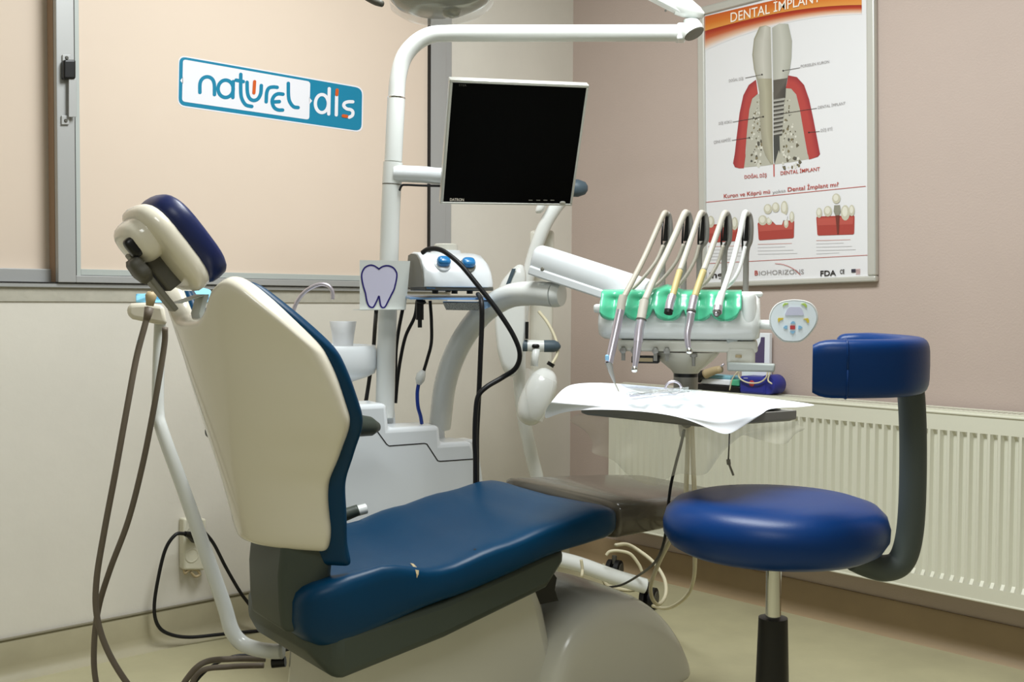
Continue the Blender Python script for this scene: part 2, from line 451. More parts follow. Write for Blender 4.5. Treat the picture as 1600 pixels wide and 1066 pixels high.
# ------------------------------------------------------------------ radiator on the right wall
RY = -0.115
rx0 = wr(951, 700, RY).x; rx1 = 3.2
rz1 = 0.697; rz0 = 0.188
rad = thing('radiator', 'long cream panel radiator with vertical ribs under the poster', 'radiator', (rx0, RY / 2, rz0))
pitch = 0.0282; n = int((rx1 - rx0 - 0.06) / pitch)
cols_x = [(rx0, 0), (rx0 + 0.028, 0)]
for i in range(n):
    a = rx0 + 0.03 + i * pitch
    cols_x += [(a + 0.004, 0), (a + 0.010, 1), (a + 0.019, 1), (a + 0.025, 0)]
cols_x += [(rx1, 0)]
zrows = [(rz0, 0), (rz0 + 0.040, 0), (rz0 + 0.054, 1), (rz1 - 0.064, 1), (rz1 - 0.050, 0), (rz1, 0)]
vs = []; fs = []
for (x, gx) in cols_x:
    for (z, gz) in zrows: vs.append(Vector((x, RY + 0.011 * gx * gz, z)))
nz = len(zrows)
for i in range(len(cols_x) - 1):
    for j in range(nz - 1): fs.append((i * nz + j, (i + 1) * nz + j, (i + 1) * nz + j + 1, i * nz + j + 1))
part('front_panel', MB().add(vs, fs), M_['rad'], rad, smooth=25)
part('back_panel', MB().box((rx0 + 0.004, -0.05, rz0 + 0.01), (rx1, -0.035, rz1 - 0.01)).box((rx0 + 0.002, RY + 0.013, rz0 + 0.004), (rx1, -0.05, rz0 + 0.016)), M_['rad'], rad, smooth=0)
part('side_panel', MB().box((rx0 - 0.006, RY + 0.012, rz0 + 0.004), (rx0 + 0.004, -0.03, rz1 + 0.004)), M_['rad'], rad, smooth=0, bevel=0.003)
part('panel_lip', MB().box((rx0, RY - 0.003, rz1 - 0.004), (rx1, RY + 0.006, rz1 + 0.002)).box((rx0, RY - 0.003, rz0 - 0.003), (rx1, RY + 0.004, rz0 + 0.003)), M_['rad'], rad, smooth=0, bevel=0.002)
g = MB().box((rx0, RY + 0.004, rz1 - 0.002), (rx1, RY + 0.022, rz1 + 0.008)).box((rx0, -0.042, rz1 - 0.002), (rx1, -0.024, rz1 + 0.008))
x = rx0 + 0.01
while x < rx1:
    g.box((x, RY + 0.022, rz1 - 0.001), (x + 0.006, -0.042, rz1 + 0.007)); x += 0.014
part('top_grille', g, M_['rad'], rad, smooth=0)
for bx_ in (0.3, 1.4): part('wall_bracket', MB().box((rx0 + bx_, -0.035, rz0 + 0.1), (rx0 + bx_ + 0.04, -0.001, rz1 - 0.1)), M_['rad'], rad, smooth=0)

# ------------------------------------------------------------------ framed poster on the right wall
PT = 0.022
BR = wr(1368, 440, -PT); BL = wr(1092, 450, -PT)
ex = (BR - BL); PW = ex.length; ex.normalize(); ez = Vector((0, -1, 0)).cross(ex) * -1
if ez.z < 0: ez = -ez
PH = PW * 1.452
pst = thing('framed_poster', 'large silver framed dental implant poster on pink wall', 'poster', (BL + BR) / 2)
def pq(u, v, d): return BL + ex * u + ez * v + Vector((0, PT - d, 0))
fw_ = 0.028
fr = MB()
def fbar(u0, v0, u1, v1):
    fr.box8([pq(u0, v0, 0.001), pq(u1, v0, 0.001), pq(u1, v1, 0.001), pq(u0, v1, 0.001), pq(u0, v0, PT), pq(u1, v0, PT), pq(u1, v1, PT), pq(u0, v1, PT)])
fbar(0, 0, PW, .018); fbar(0, PH - fw_, PW, PH); fbar(0, .018, fw_, PH - fw_); fbar(PW - fw_, .018, PW, PH - fw_)
part('frame', fr, M_['silver'], pst, smooth=0, bevel=0.005)
def pf(k): return lambda px, py: wr(px, py, -0.0122 - 0.0003 * k)
sheet_m = mat('poster_paper', (226, 226, 228), 0.35, coat=0.2)
part('poster_sheet', MB().box8([pq(fw_ * .9, .014, 0.002), pq(PW - fw_ * .9, .014, 0.002), pq(PW - fw_ * .9, PH - fw_ * .9, 0.002), pq(fw_ * .9, PH - fw_ * .9, 0.002),
     pq(fw_ * .9, .014, 0.012), pq(PW - fw_ * .9, .014, 0.012), pq(PW - fw_ * .9, PH - fw_ * .9, 0.012), pq(fw_ * .9, PH - fw_ * .9, 0.012)]), sheet_m, pst, smooth=0)
class Ink:
    def __init__(s): s.mb = MB(); s.c = []
    def poly(s, pts, col, k=1):
        s.i = getattr(s, 'i', 0) + 1; k = k + (s.i % 40) * 0.02
        s.mb.add([pf(k)(*p) for p in pts], [tuple(range(len(pts)))])
        cl = col if isinstance(col, list) else [col] * len(pts)
        s.c += [lin(c) for c in cl]
    def band(s, rows, cols, k=1):
        """rows: list of poly-lines of equal length; cols: colour for each row"""
        n = len(rows[0]); b = [pf(k)(*p) for r in rows for p in r]
        s.mb.add(b, [(i * n + j, i * n + j + 1, (i + 1) * n + j + 1, (i + 1) * n + j) for i in range(len(rows) - 1) for j in range(n - 1)])
        for r, c in zip(rows, cols): s.c += [lin(c)] * n
    def stroke(s, path, wd, col, k=2):
        for pl in ribbon2(path, wd, 4): s.poly(pl, col, k)
def a4(l): return [(1060 + x / 4.441, y / 4.441) for x, y in l]
def a5(l): return [(1060 + x / 4.2647, 220 + y / 4.264) for x, y in l]
xs = [137 + (1272 - 137) * i / 16 for i in range(17)]
top = lambda x: 118 - (x - 165) * 0.235
mid = lambda x: 232 - 195 * math.sin((x - 137) / 1135 * PI / 2) ** 0.95
low = lambda x: 385 - 285 * math.sin((x - 137) / 1135 * PI / 2) ** 0.8
ink = Ink()
lft = lambda y: 0.0
ink.band([a4([(x, top(x)) for x in xs]), a4([(x, top(x) * .5 + mid(x) * .5) for x in xs]), a4([(x, mid(x) - 3) for x in xs])], [(196, 88, 26), (206, 112, 34), (218, 148, 66)])
ink.band([a4([(x, mid(x) - 3) for x in xs]), a4([(x, mid(x) + 14) for x in xs]), a4([(x, mid(x) * .62 + low(x) * .38) for x in xs]), a4([(x, mid(x) * .3 + low(x) * .7) for x in xs]), a4([(x, low(x)) for x in xs])],
         [(150, 40, 14), (168, 46, 18), (188, 92, 52), (216, 178, 150), (226, 226, 228)], 2)
# bone areas
bone = (178, 176, 162)
lb = a4([(548, 655), (512, 685), (490, 760), (474, 900), (462, 1066)]) + a5([(455, 0), (445, 100), (435, 178), (560, 168), (635, 158)]) + a4([(658, 1066), (655, 640)])
ink.poly(lb, bone, 1)
rb = a4([(657, 640), (745, 612), (782, 615), (815, 652), (842, 755), (870, 920), (893, 1066)]) + a5([(858, 30), (868, 122), (760, 142), (640, 158)])
ink.poly(rb, bone, 1)
def spots(box, n, inside):
    for _ in range(n):
        x = random.uniform(box[0], box[2]); y = random.uniform(box[1], box[3])
        if not inside(x, y): continue
        r = random.uniform(3, 11) * (0.5 + (y - box[1]) / (box[3] - box[1]))
        c = random.choice([(98, 92, 74), (122, 112, 84), (206, 204, 192), (212, 210, 198), (80, 78, 70)])
        q = [(x + r * random.uniform(.5, 1.2) * math.cos(t * PI / 3), y + 1.3 * r * random.uniform(.5, 1.2) * math.sin(t * PI / 3)) for t in range(6)]
        ink.poly(a4(q), c, 2)
spots((500, 690, 585, 1150), 110, lambda x, y: x > 500 - (y - 690) * 0.02 + 15 + max(0, (900 - y)) * .10)
spots((725, 680, 900, 1180), 150, lambda x, y: x < 775 + (y - 680) * 0.16)
# gums
gum = (176, 66, 62); gumd = (150, 46, 52)
ink.band([a4([(538, 553), (488, 590), (450, 662), (424, 785), (404, 950), (391, 1066)]) + a5([(364, 150), (376, 176)]),
          a4([(545, 600), (505, 625), (475, 690), (452, 800), (440, 950), (428, 1066)]) + a5([(404, 150), (405, 184)]),
          a4([(551, 650), (512, 683), (492, 760), (476, 900), (470, 980), (464, 1066)]) + a5([(447, 100), (436, 183)])], [gumd, gum, gum], 3)
ink.band([a4([(762, 523), (822, 535), (872, 590), (907, 690), (937, 830), (982, 1066)]) + a5([(943, 90), (930, 106)]),
          a4([(755, 565), (800, 575), (845, 625), (875, 720), (905, 850), (935, 1066)]) + a5([(902, 100), (900, 116)]),
          a4([(745, 612), (782, 615), (817, 655), (842, 755), (870, 920), (895, 1066)]) + a5([(866, 100), (870, 125)])], [gumd, gum, gum], 3)
# natural tooth half
ink.band([a4([(562, 186), (524, 270), (512, 380), (524, 480), (545, 560), (560, 640), (566, 800), (570, 900)]) + a5([(560, 40), (580, 100), (612, 150)]),
          a4([(605, 176), (585, 270), (580, 380), (585, 480), (595, 560), (605, 640), (610, 800), (612, 900)]) + a5([(605, 40), (615, 100), (625, 152)]),
          a4([(640, 190), (642, 270), (644, 380), (646, 480), (648, 560), (650, 640), (653, 800), (655, 900)]) + a5([(632, 40), (633, 100), (635, 155)])],
         [(150, 146, 128), (172, 168, 146), (146, 140, 118)], 4)
ink.band([a4([(572, 192), (530, 280), (520, 380), (532, 480), (550, 545)]), a4([(606, 180), (590, 280), (585, 380), (590, 480), (600, 545)]), a4([(640, 192), (642, 280), (644, 380), (646, 480), (648, 545)])],
         [(166, 164, 152), (196, 194, 184), (168, 166, 154)], 5)
# crown on implant half
ink.band([a4([(650, 192), (652, 290), (654, 400), (656, 490), (658, 556)]), a4([(700, 163), (720, 290), (722, 400), (715, 490), (708, 550)]), a4([(762, 166), (788, 285), (784, 400), (772, 490), (757, 541)])],
         [(168, 168, 158), (190, 190, 180), (164, 164, 152)], 4)
ink.poly(a4([(658, 556), (757, 541), (746, 600), (742, 680), (660, 690)]), [(86, 80, 74), (96, 90, 84), (70, 66, 62), (64, 62, 58), (90, 86, 80)], 4)
for i in range(9):
    y = 690 + i * 29
    ink.poly(a4([(660, y), (738 - i * 2, y - 12), (736 - i * 2, y + 4), (660, y + 15)]), [(120, 118, 112), (150, 148, 140), (186, 184, 176), (196, 194, 186)], 4)
    ink.poly(a4([(660, y + 15), (736 - i * 2, y + 4), (734 - i * 2, y + 17), (660, y + 29)]), (74, 72, 66), 4)
ink.poly(a4([(660, 950), (700, 935), (705, 1066)]) + a5([(668, 60), (640, 156)]) + a4([(658, 1066)]), (66, 68, 66), 4)
ink.stroke(a4([(642, 190), (651, 560), (659, 1066)]) + a5([(636, 155)]), 0.9, (236, 236, 234), 6)
# leader lines
for p0, p1 in (((465, 541), (580, 518)), ((842, 470), (727, 491)), ((960, 751), (713, 790)), ((378, 847), (588, 810)), ((372, 974), (492, 956)), ((980, 911), (905, 919))):
    ink.stroke(a4([p0, p1]), 0.7, (60, 56, 56), 6)
    ink.poly(a4(ell(p1[0], p1[1], 6, 6, 8)), (40, 38, 38), 6)
# rules and captions
red = (186, 76, 64)
ink.stroke(a5([(636, 158), (637, 236)]), 1.8, red, 3)
ink.stroke(a5([(155, 413), (1246, 303)]), 0.9, red, 3)
ink.stroke(a5([(165, 820), (1258, 762)]), 0.7, red, 3)
# three small jaw pictures
def jaw(x0, y0, x1, y1, dy, teeth):
    ink.poly(rounded(a5([(x0, y0), (x1, y0 + dy), (x1 - 3, y1 + dy), (x0 + 8, y1)]), 3), (168, 66, 58), 3)
    ink.poly(a5([(x0 + 6, y0 + 12), (x1 - 6, y0 + dy + 12), (x1 - 12, y0 + 60 + dy), (x0 + 12, y0 + 60)]), (184, 84, 74), 4)
    for (tx, ty, rx, ry) in teeth:
        ink.poly(a5(ell(tx, ty, rx, ry, 14)), (196, 192, 172), 5)
        ink.poly(a5(ell(tx - rx * .1, ty - ry * .15, rx * .6, ry * .65, 12)), (222, 220, 206), 6)
jaw(527, 545, 772, 664, -15, [(562, 530, 30, 34), (605, 535, 20, 26), (718, 550, 16, 32), (756, 508, 16, 38), (596, 455, 28, 34), (648, 444, 26, 34), (706, 450, 24, 50)])
ink.poly(a5([(600, 510), (640, 480), (690, 480), (728, 500), (722, 530), (700, 530), (690, 560), (650, 560), (630, 540)]), (228, 228, 230), 7)
jaw(918, 505, 1174, 632, -8, [(938, 480, 20, 34), (996, 470, 28, 36), (1112, 480, 30, 52), (1155, 465, 20, 38), (1052, 385, 28, 34)])
ink.poly(a5([(1038, 430), (1076, 428), (1082, 470), (1070, 498), (1045, 498), (1034, 470)]), (140, 138, 124), 7)
ink.poly(a5([(1046, 498), (1074, 496), (1068, 620), (1058, 624)]), (110, 52, 44), 7)
jaw(192, 560, 396, 680, -12, [(216, 540, 24, 40), (375, 552, 22, 44), (290, 560, 20, 20)])
# bullet lines of tiny unreadable print
for bx, by in ((530, 690), (920, 665), (200, 706)):
    for i, wd in enumerate((225, 180, 235, 260, 150)):
        if bx == 530 and i == 4: continue
        yy = by + i * 22
        c = (206, 160, 154) if i == 0 else (198, 197, 199)
        ink.stroke(a5([(bx, yy), (bx + wd * .33, yy - 1.5), (bx + wd, yy - 6)]), 0.9, c, 2)
part('picture_print', ink.mb, M_['print'], pst, smooth=0, cols=ink.c, fix=False)['kind'] = 'stuff'
def ptext(nm, items, m, bold=0.0, k=8):
    mb = MB()
    for body, p0, p1, cap in items: text_px(mb, body, p0, p1, cap, pf(k), bold)
    part(nm, mb, m, pst, smooth=0, fix=False)['kind'] = 'stuff'
A4 = lambda x, y: a4([(x, y)])[0]
A5 = lambda x, y: a5([(x, y)])[0]
ptext('title_lettering', [('DENTAL', A4(362, 155), A4(634, 93), 15), ('İMPLANT', A4(660, 84), A4(985, 10), 15)], M_['txt_white'], 0.005)
ptext('red_lettering', [('DOĞAL DİŞ', A5(440, 252), A5(588, 240), 5.2), ('DENTAL İMPLANT', A5(680, 228), A5(942, 198), 5.6),
      ('Kuron ve Köprü mü', A5(302, 382), A5(610, 350), 6.2), ('Dental İmplant mı?', A5(728, 338), A5(1066, 302), 6.4), ('B', A5(508, 897), A5(530, 895), 7.4)], M_['txt_red'], 0.012)
ptext('grey_lettering', [('yoksa', A5(626, 353), A5(714, 340), 5.0), ('IO', A5(537, 895), A5(585, 893), 6.4), ('HORIZONS', A5(590, 893), A5(835, 886), 7.2)], M_['txt_grey'])
ptext('caption_lettering', [('DOĞAL DİŞ', A4(350, 570), A4(450, 553), 4.2), ('PORSELEN KURON', A4(848, 470), A4(1045, 436), 4.4), ('DENTAL İMPLANT', A4(968, 755), A4(1158, 724), 4.4),
      ('DİŞ KÖKÜ', A4(280, 866), A4(370, 852), 4.2), ('ÇENE KEMİĞİ', A4(245, 996), A4(362, 978), 4.2), ('DİŞ ETİ', A4(988, 915), A4(1068, 903), 4.4)], M_['txt_grey'])
ptext('black_lettering', [('FDA', A5(946, 902), A5(1050, 898), 8.4), ('CE', A5(1076, 886), A5(1106, 884), 6.4), ('ing', A5(205, 916), A5(295, 910), 9.4)], M_['txt_black'], 0.02)
fl = Ink()
fl.poly(a5([(1152, 856), (1181, 854), (1181, 876), (1152, 878)]), (52, 50, 66), 8)
for i in range(4): fl.stroke(a5([(1184, 858 + i * 10), (1210, 856 + i * 10)]), 0.9, (190, 130, 128), 8)
fl.stroke(a5([(645, 818), (700, 825), (760, 850), (812, 892)]), 0.8, (190, 84, 80), 8)
part('logo_print', fl.mb, M_['print'], pst, smooth=0, cols=fl.c, fix=False)['kind'] = 'stuff'
# ------------------------------------------------------------------ more builders
def superq(cen, A, B, Cv, e1=0.5, e2=0.5, nu=28, nv=14):
    """rounded block: centre and three half-axis vectors; small exponents are boxier"""
    cen, A, B, Cv = map(Vector, (cen, A, B, Cv)); mb = MB()
    sp = lambda c, e: math.copysign(abs(c) ** e, c)
    R = []
    for j in range(1, nv):
        ph = -PI / 2 + PI * j / nv
        R.append([cen + A * (sp(math.cos(ph), e1) * sp(math.cos(2 * PI * i / nu), e2)) + B * (sp(math.cos(ph), e1) * sp(math.sin(2 * PI * i / nu), e2)) + Cv * sp(math.sin(ph), e1) for i in range(nu)])
    return mb.rings(R)
def pln(o, n):
    o = Vector(o); n = Vector(n)
    def fn(px, py):
        d = ray(px, py); return CAM + d * ((o - CAM).dot(n) / d.dot(n))
    return fn
def dirv(fn): return lambda x, y, z: fn(x, y, z) - fn(0, 0, 0)

# ------------------------------------------------------------------ dental chair
L = frame(-0.48, 2.055, 36.0); D = dirv(L)
ch = thing('dental_chair', 'blue vinyl dental chair with cream backrest shell and headrest', 'dental chair', L(0.35, 0, 0))
ST, CT = math.sin(math.radians(15.5)), math.cos(math.radians(15.5))
Ttab = [(0, .432), (.20, .434), (.32, .450), (.50, .495), (.66, .512), (.78, .497), (.90, .455), (1, .385)]
Wtab = [(0, .140), (.03, .158), (.08, .158), (.13, .166), (.19, .205), (.25, .243), (.32, .250), (.38, .246), (.44, .240), (.52, .232)]
WR = [(0, .085), (.1, .10), (.25, .142), (.35, .13), (.5, .075)]
def back_pt(u, v, grow=0.0, fx=0.0, z0=0.0, wt=Wtab, top=1.0):
    zz = z0 + v * (interp(Ttab, abs(u)) * top - z0)
    y = u * (interp(wt, max(zz, 0)) + grow)
    x = 0.0 - zz * ST + interp(WR, max(zz, 0)) * abs(u) ** 2.2 + fx
    return L(x, y, 0.55 + zz * CT)
part('backrest_shell', MB().sheet(lambda u, v: back_pt(2 * u - 1, v), 26, 20), M_['cream'], ch, smooth=180, solid=0.04, sub=2)
Wc = [(0, .160), (.06, .17), (.13, .178), (.19, .207), (.25, .243), (.32, .25), (.38, .246), (.44, .240), (.52, .232)]
part('backrest_cushion', MB().sheet(lambda u, v: back_pt(2 * u - 1, v, 0.0, 0.026, -0.035, Wc, 0.985), 26, 20), M_['blue'], ch, smooth=180, solid=0.022, sub=2)
# hinge saddle
part('hinge_cover', MB().rings([[L(x + cx, y, z) for x, y in ((-.04, -.10), (0.02, -.135), (.05, -.13), (.05, .09), (.0, .10), (-.035, .06))] for z, cx in ((.395, .053), (.44, .048), (.50, .046), (.555, .052), (.585, .058))]),
     M_['darkgreen'], ch, smooth=50, bevel=0.012)
# seat cushion
bt = [(0.0, .168), (.1, .186), (.3, .200), (.5, .218), (.72, .226)]
zbt = [(0.0, .378), (.08, .364), (.3, .424), (.585, .488), (.72, .503)]
ztt = [(0.0, .500), (.16, .500), (.30, .500), (.42, .532), (.55, .562), (.66, .582), (.72, .580)]
bol = [(0.0, .0), (.06, .012), (.12, .036), (.17, .050), (.21, .044), (.25, .016), (.3, .008), (.5, .004), (.72, .0)]
far = [(0.0, .045), (.2, .045), (.35, .040), (.45, .022), (.6, .004), (.72, 0)]
def seat_ring(x, k, n=44):
    b = interp(bt, x) - 0.035 * (1 - k); zb = interp(zbt, x); zt = interp(ztt, x)
    h = (zt - zb) / 2; zm = (zt + zb) / 2; h *= (0.35 + 0.65 * k)
    out = []; fs_ = interp([(0, .55), (.12, .85), (.25, 1), (1, 1)], x)
    for i in range(n):
        t = 2 * PI * i / n; c, s_ = math.cos(t), math.sin(t)
        yy = b * math.copysign(abs(c) ** .38, c) * (fs_ if c > 0 else 1); zz = zm + h * math.copysign(abs(s_) ** .42, s_)
        q = min(1, abs(yy) / b)
        if s_ > 0: zz += ((interp(bol, x) * q ** 5 if yy < 0 else interp(far, x) * q ** 2) * k - 0.012 * (1 - q * q)) * s_ ** .5
        out.append(L(x, yy, zz))
    return out
st = [(0.025, .0), (.030, .45), (.04, .72), (.055, .9), (.08, 1)] + [(.08 + .6 * i / 20, 1) for i in range(1, 21)] + [(.696, .9), (.708, .72), (.716, .45), (.720, .0)]
seat = part('seat_cushion', MB().rings([seat_ring(*q) for q in st]), M_['blue'], ch, smooth=180)
# worn split and a pin hole in the vinyl
from mathutils.bvhtree import BVHTree
_sm = MB().rings([seat_ring(*q) for q in st]); _bv = BVHTree.FromPolygons(_sm.v, _sm.f)
def on_seat(px, py, off=.0012):
    d = ray(px, py).normalized(); h = _bv.ray_cast(CAM, d)
    return h[0] - d * off if h[0] is not None else P(px, py, 2.0)
sp = MB()
for a, b in zip([(641, 880), (645, 885), (649, 891), (650.5, 897), (651, 903)], [(646, 881), (651, 886), (654.5, 892), (654, 898), (651.5, 903.5)]): sp.v += [on_seat(*a), on_seat(*b)]
sp.f = [(2 * i, 2 * i + 1, 2 * i + 3, 2 * i + 2) for i in range(4)]
part('vinyl_split', sp, M_['beige'], seat, smooth=0, label='frayed beige split in the vinyl')
part('pin_hole', MB().add([on_seat(742 + 2.2 * math.cos(k), 858.5 + 1.2 * math.sin(k)) for k in (0, 1, 2, 3.1, 4.2, 5.2)], [tuple(range(6))]), M_['black'], seat, smooth=0)
# seat tray
pr = [(0.03, .400, .43, .075), (.045, .362, .42, .14), (.08, .316, .40, .182), (.30, .358, .43, .192), (.54, .42, .492, .2), (.585, .47, .497, .2)]
part('seat_base_tray', MB().rings([[L(x, -b, zb), L(x, b, zb), L(x, b, zt), L(x, -b, zt)] for x, zb, zt, b in pr]), M_['darkgreen'], ch, smooth=30, bevel=0.014)
# leg rest under a dull plastic cover
lr = []
for x, b, zb, zt in ((.722, .17, .51, .555), (.724, .205, .497, .573), (.73, .212, .495, .580), (.85, .205, .496, .574), (1.0, .19, .502, .566), (1.10, .165, .512, .558), (1.115, .12, .52, .55)):
    lr.append([L(x, b * math.copysign(abs(math.cos(t)) ** .3, math.cos(t)), (zb + zt) / 2 + (zt - zb) / 2 * math.copysign(abs(math.sin(t)) ** .35, math.sin(t))) for t in [2 * PI * i / 32 for i in range(32)]])
part('leg_rest', MB().rings(lr), M_['legcover'], ch, smooth=60)
# pedestal
part('pedestal', MB().rings([[L(x0 - .0, -b, z), L(x1, -b, z), L(x1, b, z), L(x0, b, z)] for z, x0, x1, b in ((.04, .10, .66, .13), (.2, .11, .64, .125), (.36, .12, .60, .12), (.43, .12, .57, .12))]), M_['hood'], ch, smooth=40, bevel=0.03)
part('floor_plate', MB().box((-.08, -.2, 0), (.98, .2, .045), L), M_['midgrey'], ch, smooth=40, bevel=0.01)
part('bellows', MB().rings([[L(x0 + d, -b, z), L(x1 - d, -b, z), L(x1 - d, b, z), L(x0 + d, b, z)] for z, x0, x1, b, d in ((.36, .52, .64, .11, 0), (.385, .52, .64, .11, .01), (.41, .52, .635, .11, 0), (.435, .52, .625, .11, .01), (.46, .52, .62, .11, 0))]), M_['black'], ch, smooth=30)
hp = [(.56, .13), (.575, .22), (.61, .29), (.66, .34), (.73, .368), (.80, .366), (.87, .335), (.93, .285), (.975, .22), (1.0, .16), (1.0, .13)]
hr = []
for y, k in ((-.172, .55), (-.170, .78), (-.158, .92), (-.13, .985), (-.05, 1), (.05, 1), (.13, .985), (.158, .92), (.17, .78), (.172, .55)):
    hr.append([L(.79 + (x - .79) * (.6 + .4 * k), y, .13 + (z - .13) * k) for x, z in hp])
part('pedestal_hood', MB().rings(hr), M_['hood'], ch, smooth=60, sub=2)
# arm rests (far side)
def arm_pad(x0, x1, y, z):
    mb = MB(); R = []
    for i, (t, k) in enumerate(((0, .3), (.03, .75), (.1, .95), (.3, 1), (.6, 1.0), (.85, .95), (.95, .8), (1, .35))):
        x = x0 + (x1 - x0) * t; zc = z + .012 * math.sin(t * PI * .9) - 0.018 * t
        R.append([L(x, y + .032 * k * math.cos(a), zc + .028 * k * math.sin(a)) for a in [2 * PI * j / 16 for j in range(16)]])
    return mb.rings(R)
ar = part('armrest', arm_pad(0.02, 0.43, .30, .722), M_['darkgreen'], ch, smooth=180)
part('armrest_support', MB().tube(spline([L(.30, .30, .70), L(.12, .29, .64), L(.10, .25, .52), L(.16, .17, .44)]), .016, 10), M_['hood'], ar, smooth=180)
part('side_grip', MB().tube(spline([P(505, 815, 2.42), P(535, 806, 2.43), P(560, 797, 2.44)]), lambda t: .017 * (1 - .25 * t), 12), M_['darkgreen'], ch, smooth=180)
part('side_grip_cap', MB().tube([P(557, 799, 2.44), P(572, 795, 2.45)], .012, 12), M_['white'], ch, smooth=50)
# head rest
HX, HZ, HK = -0.152, 1.098, 0.84
dn = D(.63, 0, -.777).normalized(); nn = D(.777, 0, .63).normalized(); yy_ = D(0, 1, 0)
Hc = L(HX, 0, HZ)
def hrp(a, y, n): return Hc + (dn * a + yy_ * y + nn * n) * HK
dn = dn * HK; nn = nn * HK; yy_ = yy_ * HK; HK = 1.0
part('headrest_pad', superq(hrp(0.004, 0, .022), dn * .106, yy_ * .100, nn * .034, .55, .62), M_['navy'], ch, smooth=180)
hs = part('headrest_shell', superq(hrp(-.002, 0, -.018), dn * .107, yy_ * .100, nn * .028, .6, .6), M_['cream'], ch, smooth=180)
part('shell_bulge', superq(hrp(-.048, -.0, -.048), dn * .048, yy_ * .072, nn * .04, .75, .75), M_['cream'], hs, smooth=180)
part('pivot_slot', superq(hrp(-.052, -.045, -.083), dn * .022, yy_ * .014, nn * .012, .6, .6), M_['black'], hs, smooth=180)
part('tilt_bracket', MB().obox(hrp(.01, 0, -.056), dn * .06, yy_ * .026, nn * .02), M_['darkgrey'], ch, smooth=40, bevel=0.006)
part('slide_plate', MB().obox(hrp(.035, 0, -.086), dn * .075, yy_ * .018, nn * .006), M_['midgrey'], ch, smooth=40, bevel=0.003)
kc = hrp(-.008, -.040, -.088)
kr = [[kc - nn * h + (dn * math.cos(2 * PI * i / 36) + yy_ * math.sin(2 * PI * i / 36)) * (r * .84 * (1 + .09 * math.cos(5 * 2 * PI * i / 36))) for i in range(36)] for h, r in ((0, .030), (.004, .034), (.020, .034), (.026, .026))]
part('tilt_knob', MB().rings(kr), M_['darkgrey'], ch, smooth=50)
part('headrest_post', MB().rings([[c + D(x, y, 0) for x, y in ((-.005, -.021), (.005, -.021), (.005, .021), (-.005, .021))] for c in (hrp(.10, 0, -.075), L(-.098, 0, 1.01), L(-.108, 0, .975), L(-.09, 0, .90))]), M_['grey'], ch, smooth=40, bevel=0.003)

# ------------------------------------------------------------------ operator stool
sc_C = (0.474, 1.975)
def S(x, y, z): return C(sc_C[0] + x, sc_C[1] + y, z)
sto = thing('operator_stool', 'round blue vinyl stool with curved backrest on grey post', 'stool', S(0, 0, 0))
prof = [(.558, .05), (.555, .14), (.556, .168), (.566, .186), (.585, .198), (.605, .199), (.625, .193), (.640, .178), (.649, .150), (.652, .10), (.651, .04), (.650, .0)]
part('seat', MB().lathe(S(0, 0, 0), UP, prof, 64), M_['stoolblue'], sto, smooth=180)
part('seat_plate', MB().lathe(S(0, 0, 0), UP, [(.545, .03), (.545, .10), (.556, .11)], 32), M_['black'], sto)
part('lift_rod', MB().lathe(S(0, 0, 0), UP, [(.40, .0138), (.548, .0138)], 24), M_['chrome'], sto, smooth=50)
part('gas_sleeve', MB().lathe(S(0, 0, 0), UP, [(.08, .034), (.30, .030), (.415, .0265), (.432, .026), (.434, .016), (.434, .012)], 24), M_['black'], sto, smooth=40)
for i in range(5):
    a = math.radians(20 + 72 * i); e = Vector((math.cos(a), math.sin(a)))
    lg = part('base_leg', MB().tube([S(e.x * .02, e.y * .02, .095), S(e.x * .15, e.y * .15, .08), S(e.x * .27, e.y * .27, .066)], lambda t: .022 - .007 * t, 10), M_['black'], sto, smooth=180)
    cx, cy = e.x * .265, e.y * .265; pv = (RV * -e.y + FV * e.x)
    part('caster', MB().lathe(S(cx, cy, .026) - pv * .02, pv, [(0, .018), (.004, .026), (.016, .026), (.018, .01), (.022, .01), (.024, .026), (.036, .026), (.04, .018)], 18), M_['rubber'], lg, smooth=40)
    part('caster_stem', MB().lathe(S(cx, cy, .028), UP, [(0, .006), (.036, .006)], 8), M_['steel'], lg)
# back post, J-shaped foam covered
pp = spline([S(.135, -.03, .548), S(.160, -.03, .537), S(.190, -.03, .530), (S(.216, -.03, .54)), S(.230, -.03, .575), S(.236, -.03, .64), S(.236, -.03, .75), S(.230, -.035, .83), S(.222, -.04, .87)], 8)
part('back_post', MB().tube(pp, .0235, 18, flat=(1.0, 1.0)), M_['postgrey'], sto, smooth=180)
bp_ = spline([S(.020, -.162, 0), S(.08, -.176, 0), S(.145, -.165, 0), S(.197, -.12, 0), S(.223, -.05, 0), S(.224, .03, 0), S(.205, .10, 0), S(.178, .135, 0), S(.150, .145, 0)], 6)
R = []
nb = len(bp_)
for i, p in enumerate(bp_):
    t = (bp_[min(i + 1, nb - 1)] - bp_[max(i - 1, 0)]).normalized(); o = t.cross(UP)
    e = min(i, nb - 1 - i); k = (.82, .93, .98, 1)[min(e, 3)]
    zc = .892 + .006 * i / nb
    hh = .048 * k * (1.0 if i < nb * .75 else 1 - .12 * (i / nb - .75) / .25); tt = .027 * k
    R.append([p + UP * (zc + hh * math.copysign(abs(math.sin(a)) ** .45, math.sin(a))) + o * (tt * math.copysign(abs(math.cos(a)) ** .6, math.cos(a))) for a in [2 * PI * j / 28 for j in range(28)]])
bk = part('backrest', MB().rings(R), M_['stoolblue'], sto, smooth=60)
R2 = [p for p in R[5]]
part('piping', MB().tube(R2 + [R2[0]], .0018, 6), M_['stoolblue'], bk, smooth=180)

